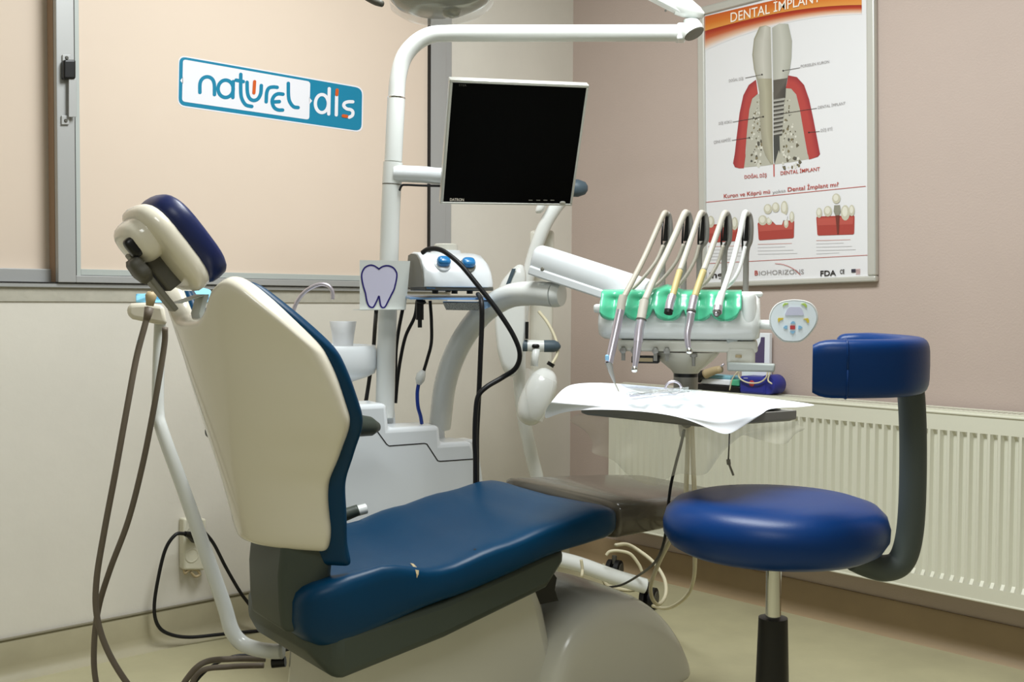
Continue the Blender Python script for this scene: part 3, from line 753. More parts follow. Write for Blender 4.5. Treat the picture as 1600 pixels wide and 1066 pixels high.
# ------------------------------------------------------------------ spittoon unit with pole and delivery arm
U0 = (-0.1024, 2.85)
U = frame(U0[0], U0[1], 30.0); UD = dirv(U)
un = thing('spittoon_unit', 'white stepped dental cabinet with spittoon bowl, pole and bent arm', 'dental unit', U(-.3, .15, 0))
def step_prof(dx=0, dz=0, xl=-.40):
    return [(xl, .0), (.03 + dx, .0), (.03 + dx, .5 + dz), (.012 + dx, .61 + dz), (0 + dx, .637 + dz), (-.088 + dx, .637 + dz), (-.092 + dx, .683 + dz), (-.232 + dx, .683 + dz), (-.237 + dx, .745 + dz), (xl, .745 + dz)]
part('cabinet', MB().prism([U(x, 0, z) for x, z in step_prof()], UD(0, .11, 0)), M_['whitecool'], un, smooth=40, bevel=0.012)
part('rear_cabinet', MB().prism([U(x, .112, z) for x, z in step_prof(.07, -.012, -.34)], UD(0, .06, 0)), M_['whitecool'], un, smooth=40, bevel=0.008)
part('rear_ledge', MB().prism([U(x, .174, z) for x, z in step_prof(.085, -.035, -.30)], UD(0, .10, 0)), M_['whitecool'], un, smooth=40, bevel=0.008)
fp = pln(U(0, -.0008, 0), UD(0, 1, 0))
gp = MB()
for pl in ribbon2([(578, 660), (585, 668), (604, 694), (608, 697), (663, 693), (667, 694), (684, 720), (688, 721), (746, 717)], 1.6, 1): gp.add([fp(*q) for q in pl], [tuple(range(len(pl)))])
part('panel_gap', gp, M_['alu_dark'], un, smooth=0)
bc = C(-.467, 2.86, 0)
bw = part('spittoon_bowl', MB().lathe(bc, UP, [(.735, .030), (.765, .034), (.79, .055), (.803, .095), (.812, .112), (.83, .118), (.872, .118), (.884, .112), (.884, .098), (.86, .09), (.83, .06), (.822, .0)], 36), M_['whitecool'], un, smooth=50)
part('water_spout', MB().tube(spline([P(455, 552, 2.86), P(454, 520, 2.86), P(456, 495, 2.86), P(464, 472, 2.86), P(478, 455, 2.86), P(497, 445, 2.86), P(512, 446, 2.86), P(519, 455, 2.86), P(520, 468, 2.86)]), .0052, 10), M_['steel'], bw, smooth=180)
pol = part('pole', MB().tube([P(601, 652, 2.85), P(604, 542, 2.85), P(609.6, 347, 2.85), P(612.2, 289, 2.85)], .0245, 24), M_['white'], un, smooth=60)
part('pole_ring', MB().tube([P(612.2, 289.4, 2.85), P(612.3, 287.6, 2.85)], .0247, 24), M_['midgrey'], pol, smooth=60)
arm = part('delivery_arm', MB().tube(spline([P(687, 668, 2.96), P(690, 640, 2.95), P(695, 603, 2.93), P(707, 563, 2.90), P(727, 524, 2.86), P(756, 488, 2.80), P(793, 464, 2.74), P(832, 458.5, 2.68), P(866, 461, 2.64)], 8), .0298, 24), M_['white'], un, smooth=60)
part('arm_end_cap', MB().tube([P(866, 461, 2.64), P(872, 461, 2.635), P(878, 461.2, 2.63)], lambda t: .0298 * (1 - .12 * t * t), 24), M_['white'], arm, smooth=60)
part('pivot_boss', MB().lathe(P(852, 448.5, 2.655), UP, [(0, .020), (.005, .022), (.009, .019)], 20), M_['white'], arm, smooth=40)
part('shelf', MB().box8([P(640, 468, 2.72), P(768, 469, 2.72), P(768, 465, 2.90), P(625, 464, 2.90), P(640, 465, 2.72), P(768, 466, 2.72), P(768, 462, 2.90), P(625, 461, 2.90)]), M_['traybl'], un, smooth=0)

cup = tag(part('plastic_cup', MB().lathe(P(536, 540.5, 2.84), UP, [(.0, .0), (.0, .0255), (.03, .029), (.062, .0345), (.063, .0338), (.03, .0282), (.002, .0248), (.002, .0)], 28), M_['cup'], None, smooth=50, base=P(536, 540.5, 2.84)), 'frosted plastic cup standing on the spittoon bowl', 'cup')

# monitor
mon = thing('monitor', 'black flat screen monitor with silver bezel on pole arm', 'monitor', P(800, 280, 2.85))
TL, TR, BLm = P(703, 124, 2.65), P(921, 133, 2.73), P(690.5, 319, 2.80)
mx = (TR - TL); mw = mx.length; mx.normalize(); my = BLm - TL; my = (my - mx * my.dot(mx)); mh = my.length; my.normalize(); mn = mx.cross(my)
if mn.dot(FV) < 0: mn = -mn
def mp(x, y, d): return TL + mx * x + my * y + mn * d
bz = .008
f = MB()
for a, b, c, d in ((0, 0, mw, bz), (0, mh - bz * .7, mw, mh), (0, bz, bz, mh - bz * .7), (mw - bz * .8, bz, mw, mh - bz * .7)):
    f.box8([mp(a, d, 0), mp(c, d, 0), mp(c, b, 0), mp(a, b, 0), mp(a, d, .022), mp(c, d, .022), mp(c, b, .022), mp(a, b, .022)])
part('bezel', f, M_['silver'], mon, smooth=0, bevel=0.002)
part('screen', MB().box8([mp(bz, mh - bz * .7, .002), mp(mw - bz * .8, mh - bz * .7, .002), mp(mw - bz * .8, bz, .002), mp(bz, bz, .002), mp(bz, mh - bz * .7, .01), mp(mw - bz * .8, mh - bz * .7, .01), mp(mw - bz * .8, bz, .01), mp(bz, bz, .01)]), M_['screen'], mon, smooth=0)
part('rear_housing', MB().box8([mp(.02, mh - .02, .022), mp(mw - .02, mh - .02, .022), mp(mw - .02, .02, .022), mp(.02, .02, .022), mp(.05, mh - .05, .055), mp(mw - .05, mh - .05, .055), mp(mw - .05, .05, .055), mp(.05, .05, .055)]), M_['grey'], mon, smooth=0, bevel=0.006)
mt = pln(mp(0, 0, .0012), mn)
part('lettering', text_px(MB(), 'DATRON', (703, 314), (725, 314.3), 4.2, mt, .02), M_['txt_white'], mon, smooth=0, fix=False, label='white maker lettering')['kind'] = 'stuff'
mk = MB()
text_px(mk, 'STER', (717, 134.5), (729, 135), 3.2, mt)
part('lettering', mk, M_['darkgrey'], mon, smooth=0, fix=False)['kind'] = 'stuff'
for q in (829, 841, 852, 863): part('button', MB().box8([mt(q - 3, 313.4), mt(q + 3, 313.6), mt(q + 3, 312.4), mt(q - 3, 312.2)] + [mt(a, b) - mn * .001 for a, b in ((q - 3, 313.4), (q + 3, 313.6), (q + 3, 312.4), (q - 3, 312.2))]), M_['midgrey'], mon, smooth=0)
part('power_button', MB().lathe(mt(879, 316.5), -mn, [(0, .008), (.002, .0075), (.003, .004)], 16, squash=.5, sdir=mx), M_['silver'], mon)
part('swivel_collar', MB().tube([P(612.4, 287.5, 2.85), P(614.2, 254, 2.85)], .0252, 24), M_['white'], mon, smooth=60)
part('mount_arm', MB().tube(spline([P(616, 271, 2.84), P(660, 273, 2.84), P(700, 275, 2.845), P(770, 262, 2.84), P(800, 240, 2.82)], 6), .0215, 18), M_['whitecool'], mon, smooth=60)
part('mount_plate', MB().obox(mp(mw / 2, mh / 2, .066), mx * .05, my * .05, mn * .012), M_['grey'], mon, smooth=0, bevel=.004)

# operating lamp on its swing arm
lamp = thing('operating_lamp', 'white overhead dental lamp on long bent swing arm', 'lamp', P(617, 240, 2.85))
part('swing_arm', MB().tube([P(614.3, 253, 2.85), P(616, 220, 2.85)] + spline([P(619.5, 153, 2.85), P(622, 122, 2.85), P(631, 90, 2.85), P(650, 67, 2.85), P(674, 54.5, 2.85), P(702, 52, 2.85)], 8) + [P(860, 52, 2.85), P(1058, 51.5, 2.85)], lambda t: .0214, 24), M_['white'], lamp, smooth=60)
part('lower_sleeve', MB().tube([P(614.4, 252, 2.85), P(619.4, 154, 2.85)], .0228, 24), M_['white'], lamp, smooth=60)
part('sleeve_ring', MB().tube([P(619.4, 154.5, 2.85), P(619.5, 152, 2.85)], .0229, 24), M_['chrome'], lamp, smooth=60)
part('elbow_block', MB().obox(P(1064, 51.5, 2.85), RV * .013, FV * .021, UP * .022), M_['white'], lamp, smooth=40, bevel=.006)
kn = (UP * -1 + RV * .45 - FV * .35).normalized()
ej = part('elbow_knob', MB().lathe(P(1081, 46, 2.83), kn, [(-.018, .012), (-.012, .026), (.004, .029), (.014, .027)], 28), M_['white'], lamp, smooth=50)
part('knob_cap', MB().lathe(P(1081, 46, 2.83), kn, [(.0135, .027), (.016, .025), (.0165, .004)], 28), M_['midgrey'], ej, smooth=50)
part('elbow_neck', MB().lathe(P(1080, 41, 2.85), UP, [(0, .020), (.016, .020)], 20), M_['grey'], lamp, smooth=50)
part('upper_arm_joint', MB().rings([[P(px, py, 2.85) + (UP * math.sin(a) * h + FV * math.cos(a) * .024) for a in [2 * PI * j / 20 for j in range(20)]] for px, py, h in ((1098, 24, .008), (1093, 21, .016), (1082, 16, .024), (1068, 11, .026), (1054, 7, .025))]), M_['white'], lamp, smooth=60)
ua = [P(1062, 10, 2.85), P(1000, -22, 2.82), P(860, -92, 2.7), P(770, -140, 2.56)]
part('upper_arm', MB().rings([[p + UP * z + FV * y for y, z in ((-.017, -.021), (.017, -.021), (.017, .021), (-.017, .021))] for p in ua]), M_['white'], lamp, smooth=40, bevel=.004)
for q in ((1054, 8.5), (1038.5, 19.5)): part('screw', MB().lathe(P(q[0], q[1], 2.85) - FV * .0172, -FV, [(0, .003), (.002, .003)], 10), M_['darkgrey'], lamp)
LC = P(690, -4, 2.5)
part('yoke', MB().tube(spline([P(770, -140, 2.56), P(730, -150, 2.52), P(696, -120, 2.5), LC + UP * .03], 6), .014, 12), M_['white'], lamp, smooth=180)
part('reflector', MB().lathe(LC, (.06, .03, -1), [(-.045, .0), (-.04, .08), (-.012, .116), (.0, .115), (.016, .10), (.030, .065), (.034, .0)], 48), M_['reflector'], lamp, smooth=50)
part('bulb_guard', MB().lathe(LC + RV * .022, (0, 0, -1), [(.0, .024), (.03, .024), (.042, .018), (.047, .0)], 20), M_['reflector'], lamp, smooth=50)
part('clear_shield', MB().lathe(LC, (.06, .03, -1), [(.0, .119), (.02, .115), (.038, .09), (.050, .05), (.053, .0)], 48, cap=False), M_['clear'], lamp, smooth=180)
part('lamp_handle', MB().tube(spline([P(562, -14, 2.48), P(578, -3, 2.48), P(588, 3, 2.47), P(597, 6, 2.46)], 4), lambda t: .011 - .004 * t, 12), M_['darkgrey'], lamp, smooth=180)
part('handle_bar', MB().tube([P(562, -14, 2.48), LC + RV * -.06 + UP * .0], .007, 8), M_['darkgrey'], lamp, smooth=180)

# ------------------------------------------------------------------ ultrasonic scaler on the shelf, box with sticker, mesh tray
V = frame(-0.158, 2.80, 20.0); VD = dirv(V)
zd = 1.022
scl = thing('ultrasonic_scaler', 'white dental scaler unit with two blue knobs on the shelf', 'scaler', V(0, 0, zd))
pf_ = [(-.075, .012), (-.076, .03), (-.066, .058), (-.045, .082), (-.01, .098), (.04, .102), (.072, .098), (.078, .08), (.078, .012)]
R = [[V(x, y * k, zd + .012 + (z - .012) * k2) for y, z in pf_] for x, k, k2 in ((-.088, .97, .96), (-.085, 1, 1), (.06, 1, 1), (.078, .97, .95), (.09, .88, .8), (.097, .72, .5))]
part('housing', MB().rings(R), M_['whitecool'], scl, smooth=40, bevel=.003)
part('side_cheek', MB().prism([V(-.089, y * .96, zd + .012 + (z - .012) * .95) for y, z in pf_], VD(-.002, 0, 0)), M_['midgrey'], scl, smooth=0)
part('base_strip', MB().box((-.085, -.072, zd + .004), (.092, .07, zd + .013), V), M_['darkgrey'], scl, smooth=0, bevel=.002)
kn = (VD(0, -1, .85)).normalized()
for i, (x, y, z) in enumerate(((-.036, -.058, .068), (.028, -.058, .066))):
    kp = V(x, y, zd + z)
    kb = part('power_knob' if i == 0 else 'water_knob', MB().lathe(kp - kn * .004, kn, [(0, .021), (.006, .021), (.008, .017)], 24), M_['whitecool'] if i == 0 else M_['midgrey'], scl, smooth=40)
    part('knob_grip', superq(kp + kn * .012, VD(1, 0, 0) * .017, kn.cross(VD(1, 0, 0)) * .013, kn * .011, .7, .7, 20, 10), M_['knobblue'], kb, smooth=180, label='blue knob grip')
part('bottle_collar', MB().lathe(V(-.0, .035, zd + .095), UP, [(0, .040), (.012, .037)], 28), M_['whitecool'], scl, smooth=50)
part('bottle_cap', MB().lathe(V(-.0, .035, zd + .107), UP, [(0, .030), (.014, .030), (.017, .027), (.017, 0)], 28), M_['hood'], scl, smooth=40)
part('front_lettering', text_px(MB(), 'Datron', (667, 451), (680, 451.6), 2.6, pln(V(0, -.0775, zd), VD(0, 1, 0))), M_['knobblue'], scl, smooth=0, fix=False)['kind'] = 'stuff'
for x in (-.05, .0, .04): part('foot', MB().lathe(V(x, -.04, zd - .004), UP, [(0, .008), (.009, .008)], 12), M_['black'], scl)

tr = thing('mesh_tray', 'blue plastic tray with speckled mesh front under scaler', 'tray', P(725, 478, 2.7))
part('mesh_front', MB().box8([P(697, 484.5, 2.69), P(752, 485.5, 2.69), P(752, 485.5, 2.70), P(697, 484.5, 2.70), P(692, 473.5, 2.68), P(752, 473, 2.68), P(752, 472, 2.695), P(692, 471.5, 2.695)]), M_['mesh'], tr, smooth=0)
part('tray_rim', MB().box8([P(752.5, 485, 2.69), P(768, 479, 2.75), P(768, 479, 2.76), P(752.5, 485, 2.70), P(752.5, 470.5, 2.68), P(768, 473, 2.75), P(768, 473, 2.76), P(752.5, 470.5, 2.695)])
     .box8([P(692, 471.8, 2.68), P(752, 472.2, 2.68), P(768, 473, 2.76), P(694, 471.5, 2.78), P(692, 471, 2.68), P(752, 471.4, 2.68), P(768, 472, 2.76), P(694, 470.8, 2.78)]), M_['traybl'], tr, smooth=0)

cardp = lambda F: (lambda px, py: P(px, py, F))
card = thing('wall_card', 'white card with a drawn tooth sticker fixed across the pole', 'card', P(601, 485, 2.80))
q = [(562, 485), (634, 484.5), (641, 408), (562, 406.5)]
part('card_sheet', MB().box8([P(a, b, 2.792) for a, b in (q[0], q[1])] + [P(q[1][0], q[1][1], 2.798), P(q[0][0], q[0][1], 2.798)] + [P(q[3][0], q[3][1], 2.792), P(q[2][0], q[2][1], 2.792), P(q[2][0], q[2][1], 2.798), P(q[3][0], q[3][1], 2.798)]), M_['card'], card, smooth=0)
part('card_lip', MB().box8([P(552, 484.6, 2.78), P(634, 484.2, 2.78), P(634, 484.2, 2.82), P(552, 484.6, 2.82), P(552, 483.6, 2.78), P(634, 483, 2.78), P(634, 483, 2.82), P(552, 483.6, 2.82)]), M_['card'], card, smooth=0)
def c7(l): return [(540 + x / 9.69, 390 + y / 9.69) for x, y in l]
tooth = c7([(505, 295), (560, 258), (640, 245), (720, 275), (770, 345), (775, 420), (755, 520), (735, 600), (690, 690), (640, 790), (600, 865), (560, 880), (530, 845), (510, 720), (500, 712), (480, 760), (430, 860), (395, 878), (350, 850), (320, 770), (300, 660), (270, 560), (247, 450), (247, 360), (290, 275), (370, 237), (440, 250)])
stk = part('tooth_sticker', print_mb([tooth], cardp(2.7912)), M_['sticker_w'], card, smooth=0, label='plain outlined tooth sticker')
ik = MB()
for pl in ribbon2(tooth + [tooth[0]], 2.4, 3): ik.add([P(a, b, 2.7906) for a, b in pl], [tuple(range(len(pl)))])
part('ink_outline', ik, M_['ink'], stk, smooth=0)
#--SECTION3--
# ------------------------------------------------------------------ delivery unit (instrument table)
Hf = frame(0.376, 2.45, -12.0); HD = dirv(Hf)
du = thing('delivery_unit', 'white instrument delivery head with green pads on a spring arm', 'instrument table', P(852, 436, 2.655))
ax0, ax1 = P(843, 405, 2.655), P(1012, 461, 2.50)
ad = (ax1 - ax0).normalized(); aw = ad.cross(UP).normalized(); au = aw.cross(ad).normalized()
def arm_ring(p, sc): return [p + au * (.035 * sc * math.copysign(abs(math.sin(t)) ** .75, math.sin(t))) + aw * (.028 * sc * math.copysign(abs(math.cos(t)) ** .75, math.cos(t))) for t in [2 * PI * j / 24 for j in range(24)]]
sa_ = part('spring_arm', MB().rings([arm_ring(ax0 - ad * .012, .55), arm_ring(ax0 - ad * .009, .82), arm_ring(ax0, .97), arm_ring(ax0 + ad * .02, 1), arm_ring(ax1, 1)]), M_['whitecool'], du, smooth=60)
part('arm_channel', MB().rings([[p - au * a + aw * b for a, b in ((.018, -.029), (.018, .029), (h, .029), (h, -.029))] for p, h in ((ax0 - ad * .006, .040), (ax0 + ad * .06, .040), (ax1 - ad * .03, .038))]), M_['whitecool'], du, smooth=40, bevel=.004)
part('screw', MB().lathe(P(848, 421, 2.62), -aw if (-aw).dot(FV) < 0 else aw, [(0, .0052), (.003, .005), (.004, .002)], 14), M_['midgrey'], sa_, smooth=40)
part('pivot_pin', MB().lathe(P(852, 439, 2.655), UP, [(.006, .012), (.03, .012)], 16), M_['chrome'], du, smooth=50)
part('brake_block', MB().obox(P(860, 431, 2.65), RV * .008, FV * .01, UP * .012), M_['black'], du, smooth=0, bevel=.002)
hb = [(.10, 1.015), (-.02, 1.021), (-.05, 1.012), (-.074, .985), (-.084, .955), (-.081, .936), (-.068, .924), (-.05, .918), (.10, .918)]
def body_ring(x, k): return [Hf(x, .02 + (y - .02) * k, .96 + (z - .96) * k) for y, z in hb]
hbody = part('head_body', MB().rings([body_ring(-.180, .55), body_ring(-.178, .8), body_ring(-.166, .97), body_ring(-.155, 1), body_ring(.15, 1), body_ring(.160, .97), body_ring(.168, .85), body_ring(.170, .6)]), M_['white'], du, smooth=40)
part('top_tray', MB().box((.02, -.03, 1.012), (.175, .11, 1.024), Hf), M_['white'], hbody, smooth=40, bevel=.006)
part('end_post', superq(Hf(.145, -.068, .985), HD(.016, 0, 0), HD(0, .016, 0), UP * .036, .4, 1), M_['white'], hbody, smooth=180)
part('end_nub', superq(Hf(-.178, -.05, .985), HD(.012, 0, 0), HD(0, .014, 0), UP * .010, .6, .8), M_['white'], hbody, smooth=180)
part('under_plate', MB().box((-.135, -.06, .892), (.165, .09, .917), Hf), M_['hood'], du, smooth=40, bevel=.006)
part('corner_block', MB().box((.10, -.062, .862), (.160, .05, .905), Hf), M_['hood'], du, smooth=40, bevel=.008)
part('connector_socket', MB().box((-.105, -.058, .866), (-.045, -.02, .882), Hf), M_['black'], du, smooth=0, bevel=.003)
part('socket_plate', MB().box((-.092, -.0595, .870), (-.058, -.058, .878), Hf), M_['beige'], du, smooth=0)
for x in (-.122, -.098, -.052, -.027): part('flow_valve', MB().lathe(Hf(x, -.064, .894), HD(0, -1, 0), [(0, .007), (.010, .007), (.012, .004)], 12).box((x - .004, -.066, .872), (x + .004, -.058, .902), Hf), M_['greymetal'], du, smooth=40)
for x in (.03, .125): part('under_bolt', MB().lathe(Hf(x, -.058, .888), -UP, [(0, .008), (.006, .008), (.006, .004), (.026, .004)], 12), M_['beige'] if x > .1 else M_['greymetal'], du, smooth=40)
cb = C(.388, 2.46, 0)
part('head_funnel', MB().lathe(cb, UP, [(.842, .028), (.850, .034), (.866, .054), (.880, .068), (.890, .074)], 32), M_['hood'], du, smooth=50)
part('swivel_ring', MB().lathe(cb, UP, [(.834, .027), (.843, .027)], 28), M_['black'], du, smooth=50)
part('tray_column', MB().lathe(cb, UP, [(.752, .027), (.834, .027)], 28), M_['greymetal'], du, smooth=50)
# green silicone pad with five scalloped rests
gx = [-.142, -.087, -.023, .040, .096]
def pad_pt(u, v):
    x = -.170 + .300 * u
    d = min(abs(x - c) for c in gx); gro = .5 + .5 * math.cos(PI * min(1, d / .027))
    zb = .984 - .024 * max(0.0, 1 - (d / .030) ** 2) ** .6
    z = 1.026 + (zb - 1.026) * v
    zz = max(min(z, 1.02), .92)
    y = interp([(.912, -.066), (.928, -.080), (.955, -.0845), (.985, -.074), (1.012, -.052), (1.03, -.03)], z) - .025 + .026 * gro * min(1, .25 + v * 2.2)
    if v < .08: y += .02 * (.08 - v) / .08; z -= .002
    return Hf(x, y, z + (.012 * max(0, 1 - abs(x + .03) / .035) * (1 - v)))
part('green_pad', MB().sheet(pad_pt, 90, 16), M_['green'], du, smooth=180, solid=0.007, label='green silicone instrument rest with five hollows')
# hose arms with black rollers
arms = [(1040, 333, 1035, 2.53), (1072, 331, 1068, 2.52), (1097, 332, 1092, 2.51), (1133, 332, 1131, 2.495), (1166, 333, 1165, 2.48)]
for tx, ty, bx, F in arms:
    pts = [P(bx, 462, F), P(bx + .5, 425, F), P(bx + 1, 398, F), P(bx + 3, 386, F), P(tx + 6, 375, F), P(tx + 7, 352, F), P(tx + 5, 338, F), P(tx + 2, ty + 1, F - .004)]
    ha = part('hose_arm', MB().tube(spline(pts, 5), .0068, 10), M_['greymetal'], du, smooth=180)
    part('roller_slot', MB().box8([P(tx - 4.5, 377, F - .022), P(tx + 3.5, 377, F - .022), P(tx + 3.5, 377, F - .004), P(tx - 4.5, 377, F - .004), P(tx - .5, 339, F - .024), P(tx + 4, 338, F - .024), P(tx + 4, 338, F - .004), P(tx - .5, 339, F - .004)]), M_['black'], ha, smooth=0, bevel=.002)
    part('roller_fork', MB().tube([P(tx - 4, 342, F - .012), P(tx - 6, 378, F - .012), P(tx - 5.5, 392, F - .012)], .0022, 6), M_['black'], ha, smooth=180)
# control panel
def c6(l): return [(1180 + x / 9.69, 450 + y / 9.69) for x, y in l]
po = c6([(205, 480), (215, 400), (260, 300), (330, 232), (430, 190), (590, 172), (740, 185), (850, 225), (915, 290), (955, 390), (960, 480), (930, 570), (860, 670), (780, 760), (690, 822), (570, 832), (420, 820), (330, 750), (255, 660), (215, 570)])
pc = (1239, 502)
def ppx(F): return lambda a, b: P(a, b, F)
def shrink(l, k): return [(pc[0] + (a - pc[0]) * k, pc[1] + (b - pc[1]) * k) for a, b in l]
po = rounded(po, 4, 3)
cpn = part('control_panel', MB().rings([[P(a, b, F) for a, b in shrink(po, k)] for F, k in ((2.362, .86), (2.345, .99), (2.335, 1.0), (2.331, .975))]), M_['white'], du, smooth=40)
part('panel_rim', print_mb([shrink(po, .945)], ppx(2.3302)), M_['grey'], cpn, smooth=0)
part('panel_face', print_mb([shrink(po, .925)], ppx(2.3296)), M_['panelface'], cpn, smooth=0)
def pbtn(nm, poly, m, r=.6):
    pl = rounded(c6(poly), r, 2)
    part(nm, MB().rings([[P(a, b, 2.3292) for a, b in pl], [P(a, b, 2.328) for a, b in pl]]), M_[m], cpn, smooth=0)
pbtn('display_window', [(445, 415), (480, 330), (520, 290), (680, 290), (715, 330), (740, 415)], 'lav', 2)
pbtn('button', [(415, 265), (440, 232), (505, 232), (490, 250), (440, 262), (425, 290)], 'lime'); pbtn('button', [(690, 240), (760, 232), (785, 270), (778, 305), (745, 270)], 'lime')
pbtn('button', [(340, 475), (350, 455), (430, 455), (420, 480), (375, 495), (355, 530)], 'yel'); pbtn('button', [(725, 470), (800, 458), (815, 490), (812, 530), (785, 525), (770, 490)], 'yel')
pbtn('button', [(530, 540), (560, 505), (590, 505), (615, 540)], 'skyb'); pbtn('button', [(520, 655), (610, 655), (570, 700)], 'skyb')
pbtn('button', [(425, 598), (455, 570), (490, 570), (485, 625), (455, 622)], 'skyb'); pbtn('button', [(655, 570), (690, 575), (718, 602), (685, 622), (650, 628)], 'skyb')
pbtn('stop_button', [(528, 570), (605, 570), (605, 628), (528, 628)], 'reddot')
part('panel_stalk', MB().tube([P(1158, 506, 2.40), P(1212, 508, 2.352)], .0105, 14), M_['white'], du, smooth=60)
part('hook_bracket', MB().box8([P(1137, 574, 2.37), P(1154, 574, 2.37), P(1154, 574, 2.395), P(1137, 574, 2.395), P(1135, 530, 2.37), P(1153, 530, 2.37), P(1153, 530, 2.395), P(1135, 530, 2.395)])
     .box8([P(1136, 580, 2.36), P(1210, 582, 2.33), P(1211, 580, 2.37), P(1138, 579, 2.41), P(1136, 566, 2.36), P(1211, 569, 2.33), P(1212, 568, 2.37), P(1138, 565, 2.41)]), M_['grey'], du, smooth=40, bevel=.004)
# tray plate
tq = [C(.345, 1.965, 0), C(.540, 2.085, 0), C(.335, 2.30, 0), C(.137, 2.18, 0)]
tc = sum(tq, Vector()) / 4
part('tray_plate', MB().rings([[p.lerp(tc, k) + UP * z for p in tq] for k, z in ((.06, .776), (0, .780), (0, .797), (.03, .797), (.05, .786))]), M_['greymetal'], du, smooth=0, bevel=.004)
part('tray_stem', MB().lathe(cb, UP, [(.70, .012), (.752, .02)], 18), M_['hood'], du, smooth=50)
part('tray_arm', MB().tube([cb + UP * .766, tc + UP * .768], .012, 12), M_['greymetal'], du, smooth=180)

# ---- handpieces, each with its hose
def hose(n, pts, r, m, parent): return part(n, MB().tube(spline(pts, 8), r, 10), m, parent, smooth=180)
h1 = thing('air_water_syringe', 'steel syringe with bent thin nozzle, leftmost in green rest', 'handpiece', P(960, 530, 2.31))
part('body', MB().tube([P(974, 463, 2.338), P(972, 470, 2.335), P(969.5, 485, 2.33)], lambda t: .0092, 14), M_['hosewhite'], h1, smooth=50)
part('steel_sleeve', MB().tube([P(969.5, 485, 2.33), P(962, 520, 2.32), P(951.5, 567, 2.30)], lambda t: .0098 - .0012 * t, 14), M_['steel'], h1, smooth=50)
part('nozzle', MB().tube([P(951, 566, 2.30), P(955, 582, 2.30), P(960.5, 598, 2.30)], lambda t: .0078 - .0052 * t, 12), M_['greymetal'], h1, smooth=50)
part('tip', MB().tube([P(960, 597, 2.30), P(967, 612, 2.30)], .0016, 8), M_['hosewhite'], h1, smooth=50)
part('push_button', superq(P(948.5, 559, 2.288), RV * .004, FV * .004, UP * .006), M_['skyb'], h1, smooth=180)
hose('hose', [P(1041, 333, 2.508), P(1037, 335, 2.490), P(1025, 362, 2.47), P(1008, 400, 2.43), P(990, 436, 2.38), P(974, 466, 2.338)], .0062, M_['hosegrey'], h1)
hose('return_hose', [P(1036, 384, 2.50), P(1024, 410, 2.48), P(1000, 440, 2.45), P(984, 455, 2.44)], .0042, M_['hosegrey'], h1)
h2 = thing('micromotor_handpiece', 'long straight silver handpiece hanging second from left', 'handpiece', P(1000, 520, 2.31))
part('body', MB().tube([P(1007, 470, 2.345), P(1004, 485, 2.335), P(1001.5, 500, 2.325)], .0098, 14), M_['hosewhite'], h2, smooth=50)
part('steel_sleeve', MB().tube([P(1002, 500, 2.325), P(999, 515, 2.315), P(997, 535, 2.305)], lambda t: .0105 - .001 * t, 14), M_['steel'], h2, smooth=50)
part('ring', MB().tube([P(1002, 499, 2.325), P(1001.6, 501, 2.324)], .0112, 14), M_['darkgrey'], h2, smooth=50)
part('neck', MB().tube([P(997, 534, 2.305), P(994, 560, 2.295), P(992, 574, 2.29)], lambda t: .0088 - .0035 * t, 14), M_['steel'], h2, smooth=50)
part('head', MB().lathe(P(991.5, 579, 2.288), UP, [(-.004, .004), (-.001, .0068), (.006, .0068), (.009, .004)], 14), M_['chrome'], h2, smooth=50)
hose('hose', [P(1073, 333, 2.498), P(1069, 335, 2.480), P(1056, 365, 2.46), P(1040, 400, 2.43), P(1022, 436, 2.39), P(1007, 471, 2.345)], .0075, M_['hosewhite'], h2)
hose('return_hose', [P(1068, 382, 2.49), P(1056, 410, 2.48), P(1032, 440, 2.46), P(1012, 455, 2.46)], .0042, M_['hosegrey'], h2)
h3 = thing('empty_turbine_hose', 'yellowed hose with short open steel coupling in middle green hollow', 'hose', P(1046, 480, 2.33))
part('coupling', MB().tube([P(1050.5, 463, 2.335), P(1047, 474, 2.325), P(1045, 485, 2.318)], .0098, 14), M_['steel'], h3, smooth=50)
part('open_end', MB().tube([P(1045, 485, 2.318), P(1044, 490, 2.315)], .0092, 14), M_['black'], h3, smooth=50)
hose('hose', [P(1098, 333, 2.488), P(1094, 335, 2.470), P(1084, 362, 2.45), P(1072, 396, 2.42), P(1062, 424, 2.39)], .0066, M_['hosewhite'], h3)
hose('hose_cuff', [P(1062, 424, 2.39), P(1056, 444, 2.36), P(1050.5, 464, 2.335)], .0072, M_['hoseyellow'], h3)
hose('return_hose', [P(1092, 384, 2.49), P(1084, 410, 2.47), P(1066, 440, 2.45), P(1050, 455, 2.46)], .0042, M_['hosegrey'], h3)
h4 = thing('turbine_handpiece', 'curved silver turbine handpiece hanging fourth, on yellowed hose', 'handpiece', P(1078, 510, 2.31))
part('coupling', MB().tube([P(1085, 464, 2.325), P(1082.5, 475, 2.318), P(1080, 487, 2.31)], .0095, 14), M_['steel'], h4, smooth=50)
part('ring', MB().tube([P(1080.2, 486, 2.311), P(1079.8, 488.5, 2.309)], .0102, 14), M_['darkgrey'], h4, smooth=50)
part('handle', MB().tube(spline([P(1080, 488, 2.31), P(1077, 505, 2.305), P(1074, 522, 2.298), P(1075, 538, 2.292), P(1077, 547, 2.288)], 5), lambda t: .0096 - .0048 * t, 14), M_['steel'], h4, smooth=180)
part('head', MB().lathe(P(1077, 549, 2.287), UP, [(-.006, .004), (-.003, .007), (.004, .007), (.007, .004)], 14), M_['chrome'], h4, smooth=50)
hose('hose', [P(1135, 333, 2.473), P(1131, 335, 2.455), P(1122, 360, 2.44), P(1110, 394, 2.41), P(1099, 424, 2.375)], .0066, M_['hosewhite'], h4)
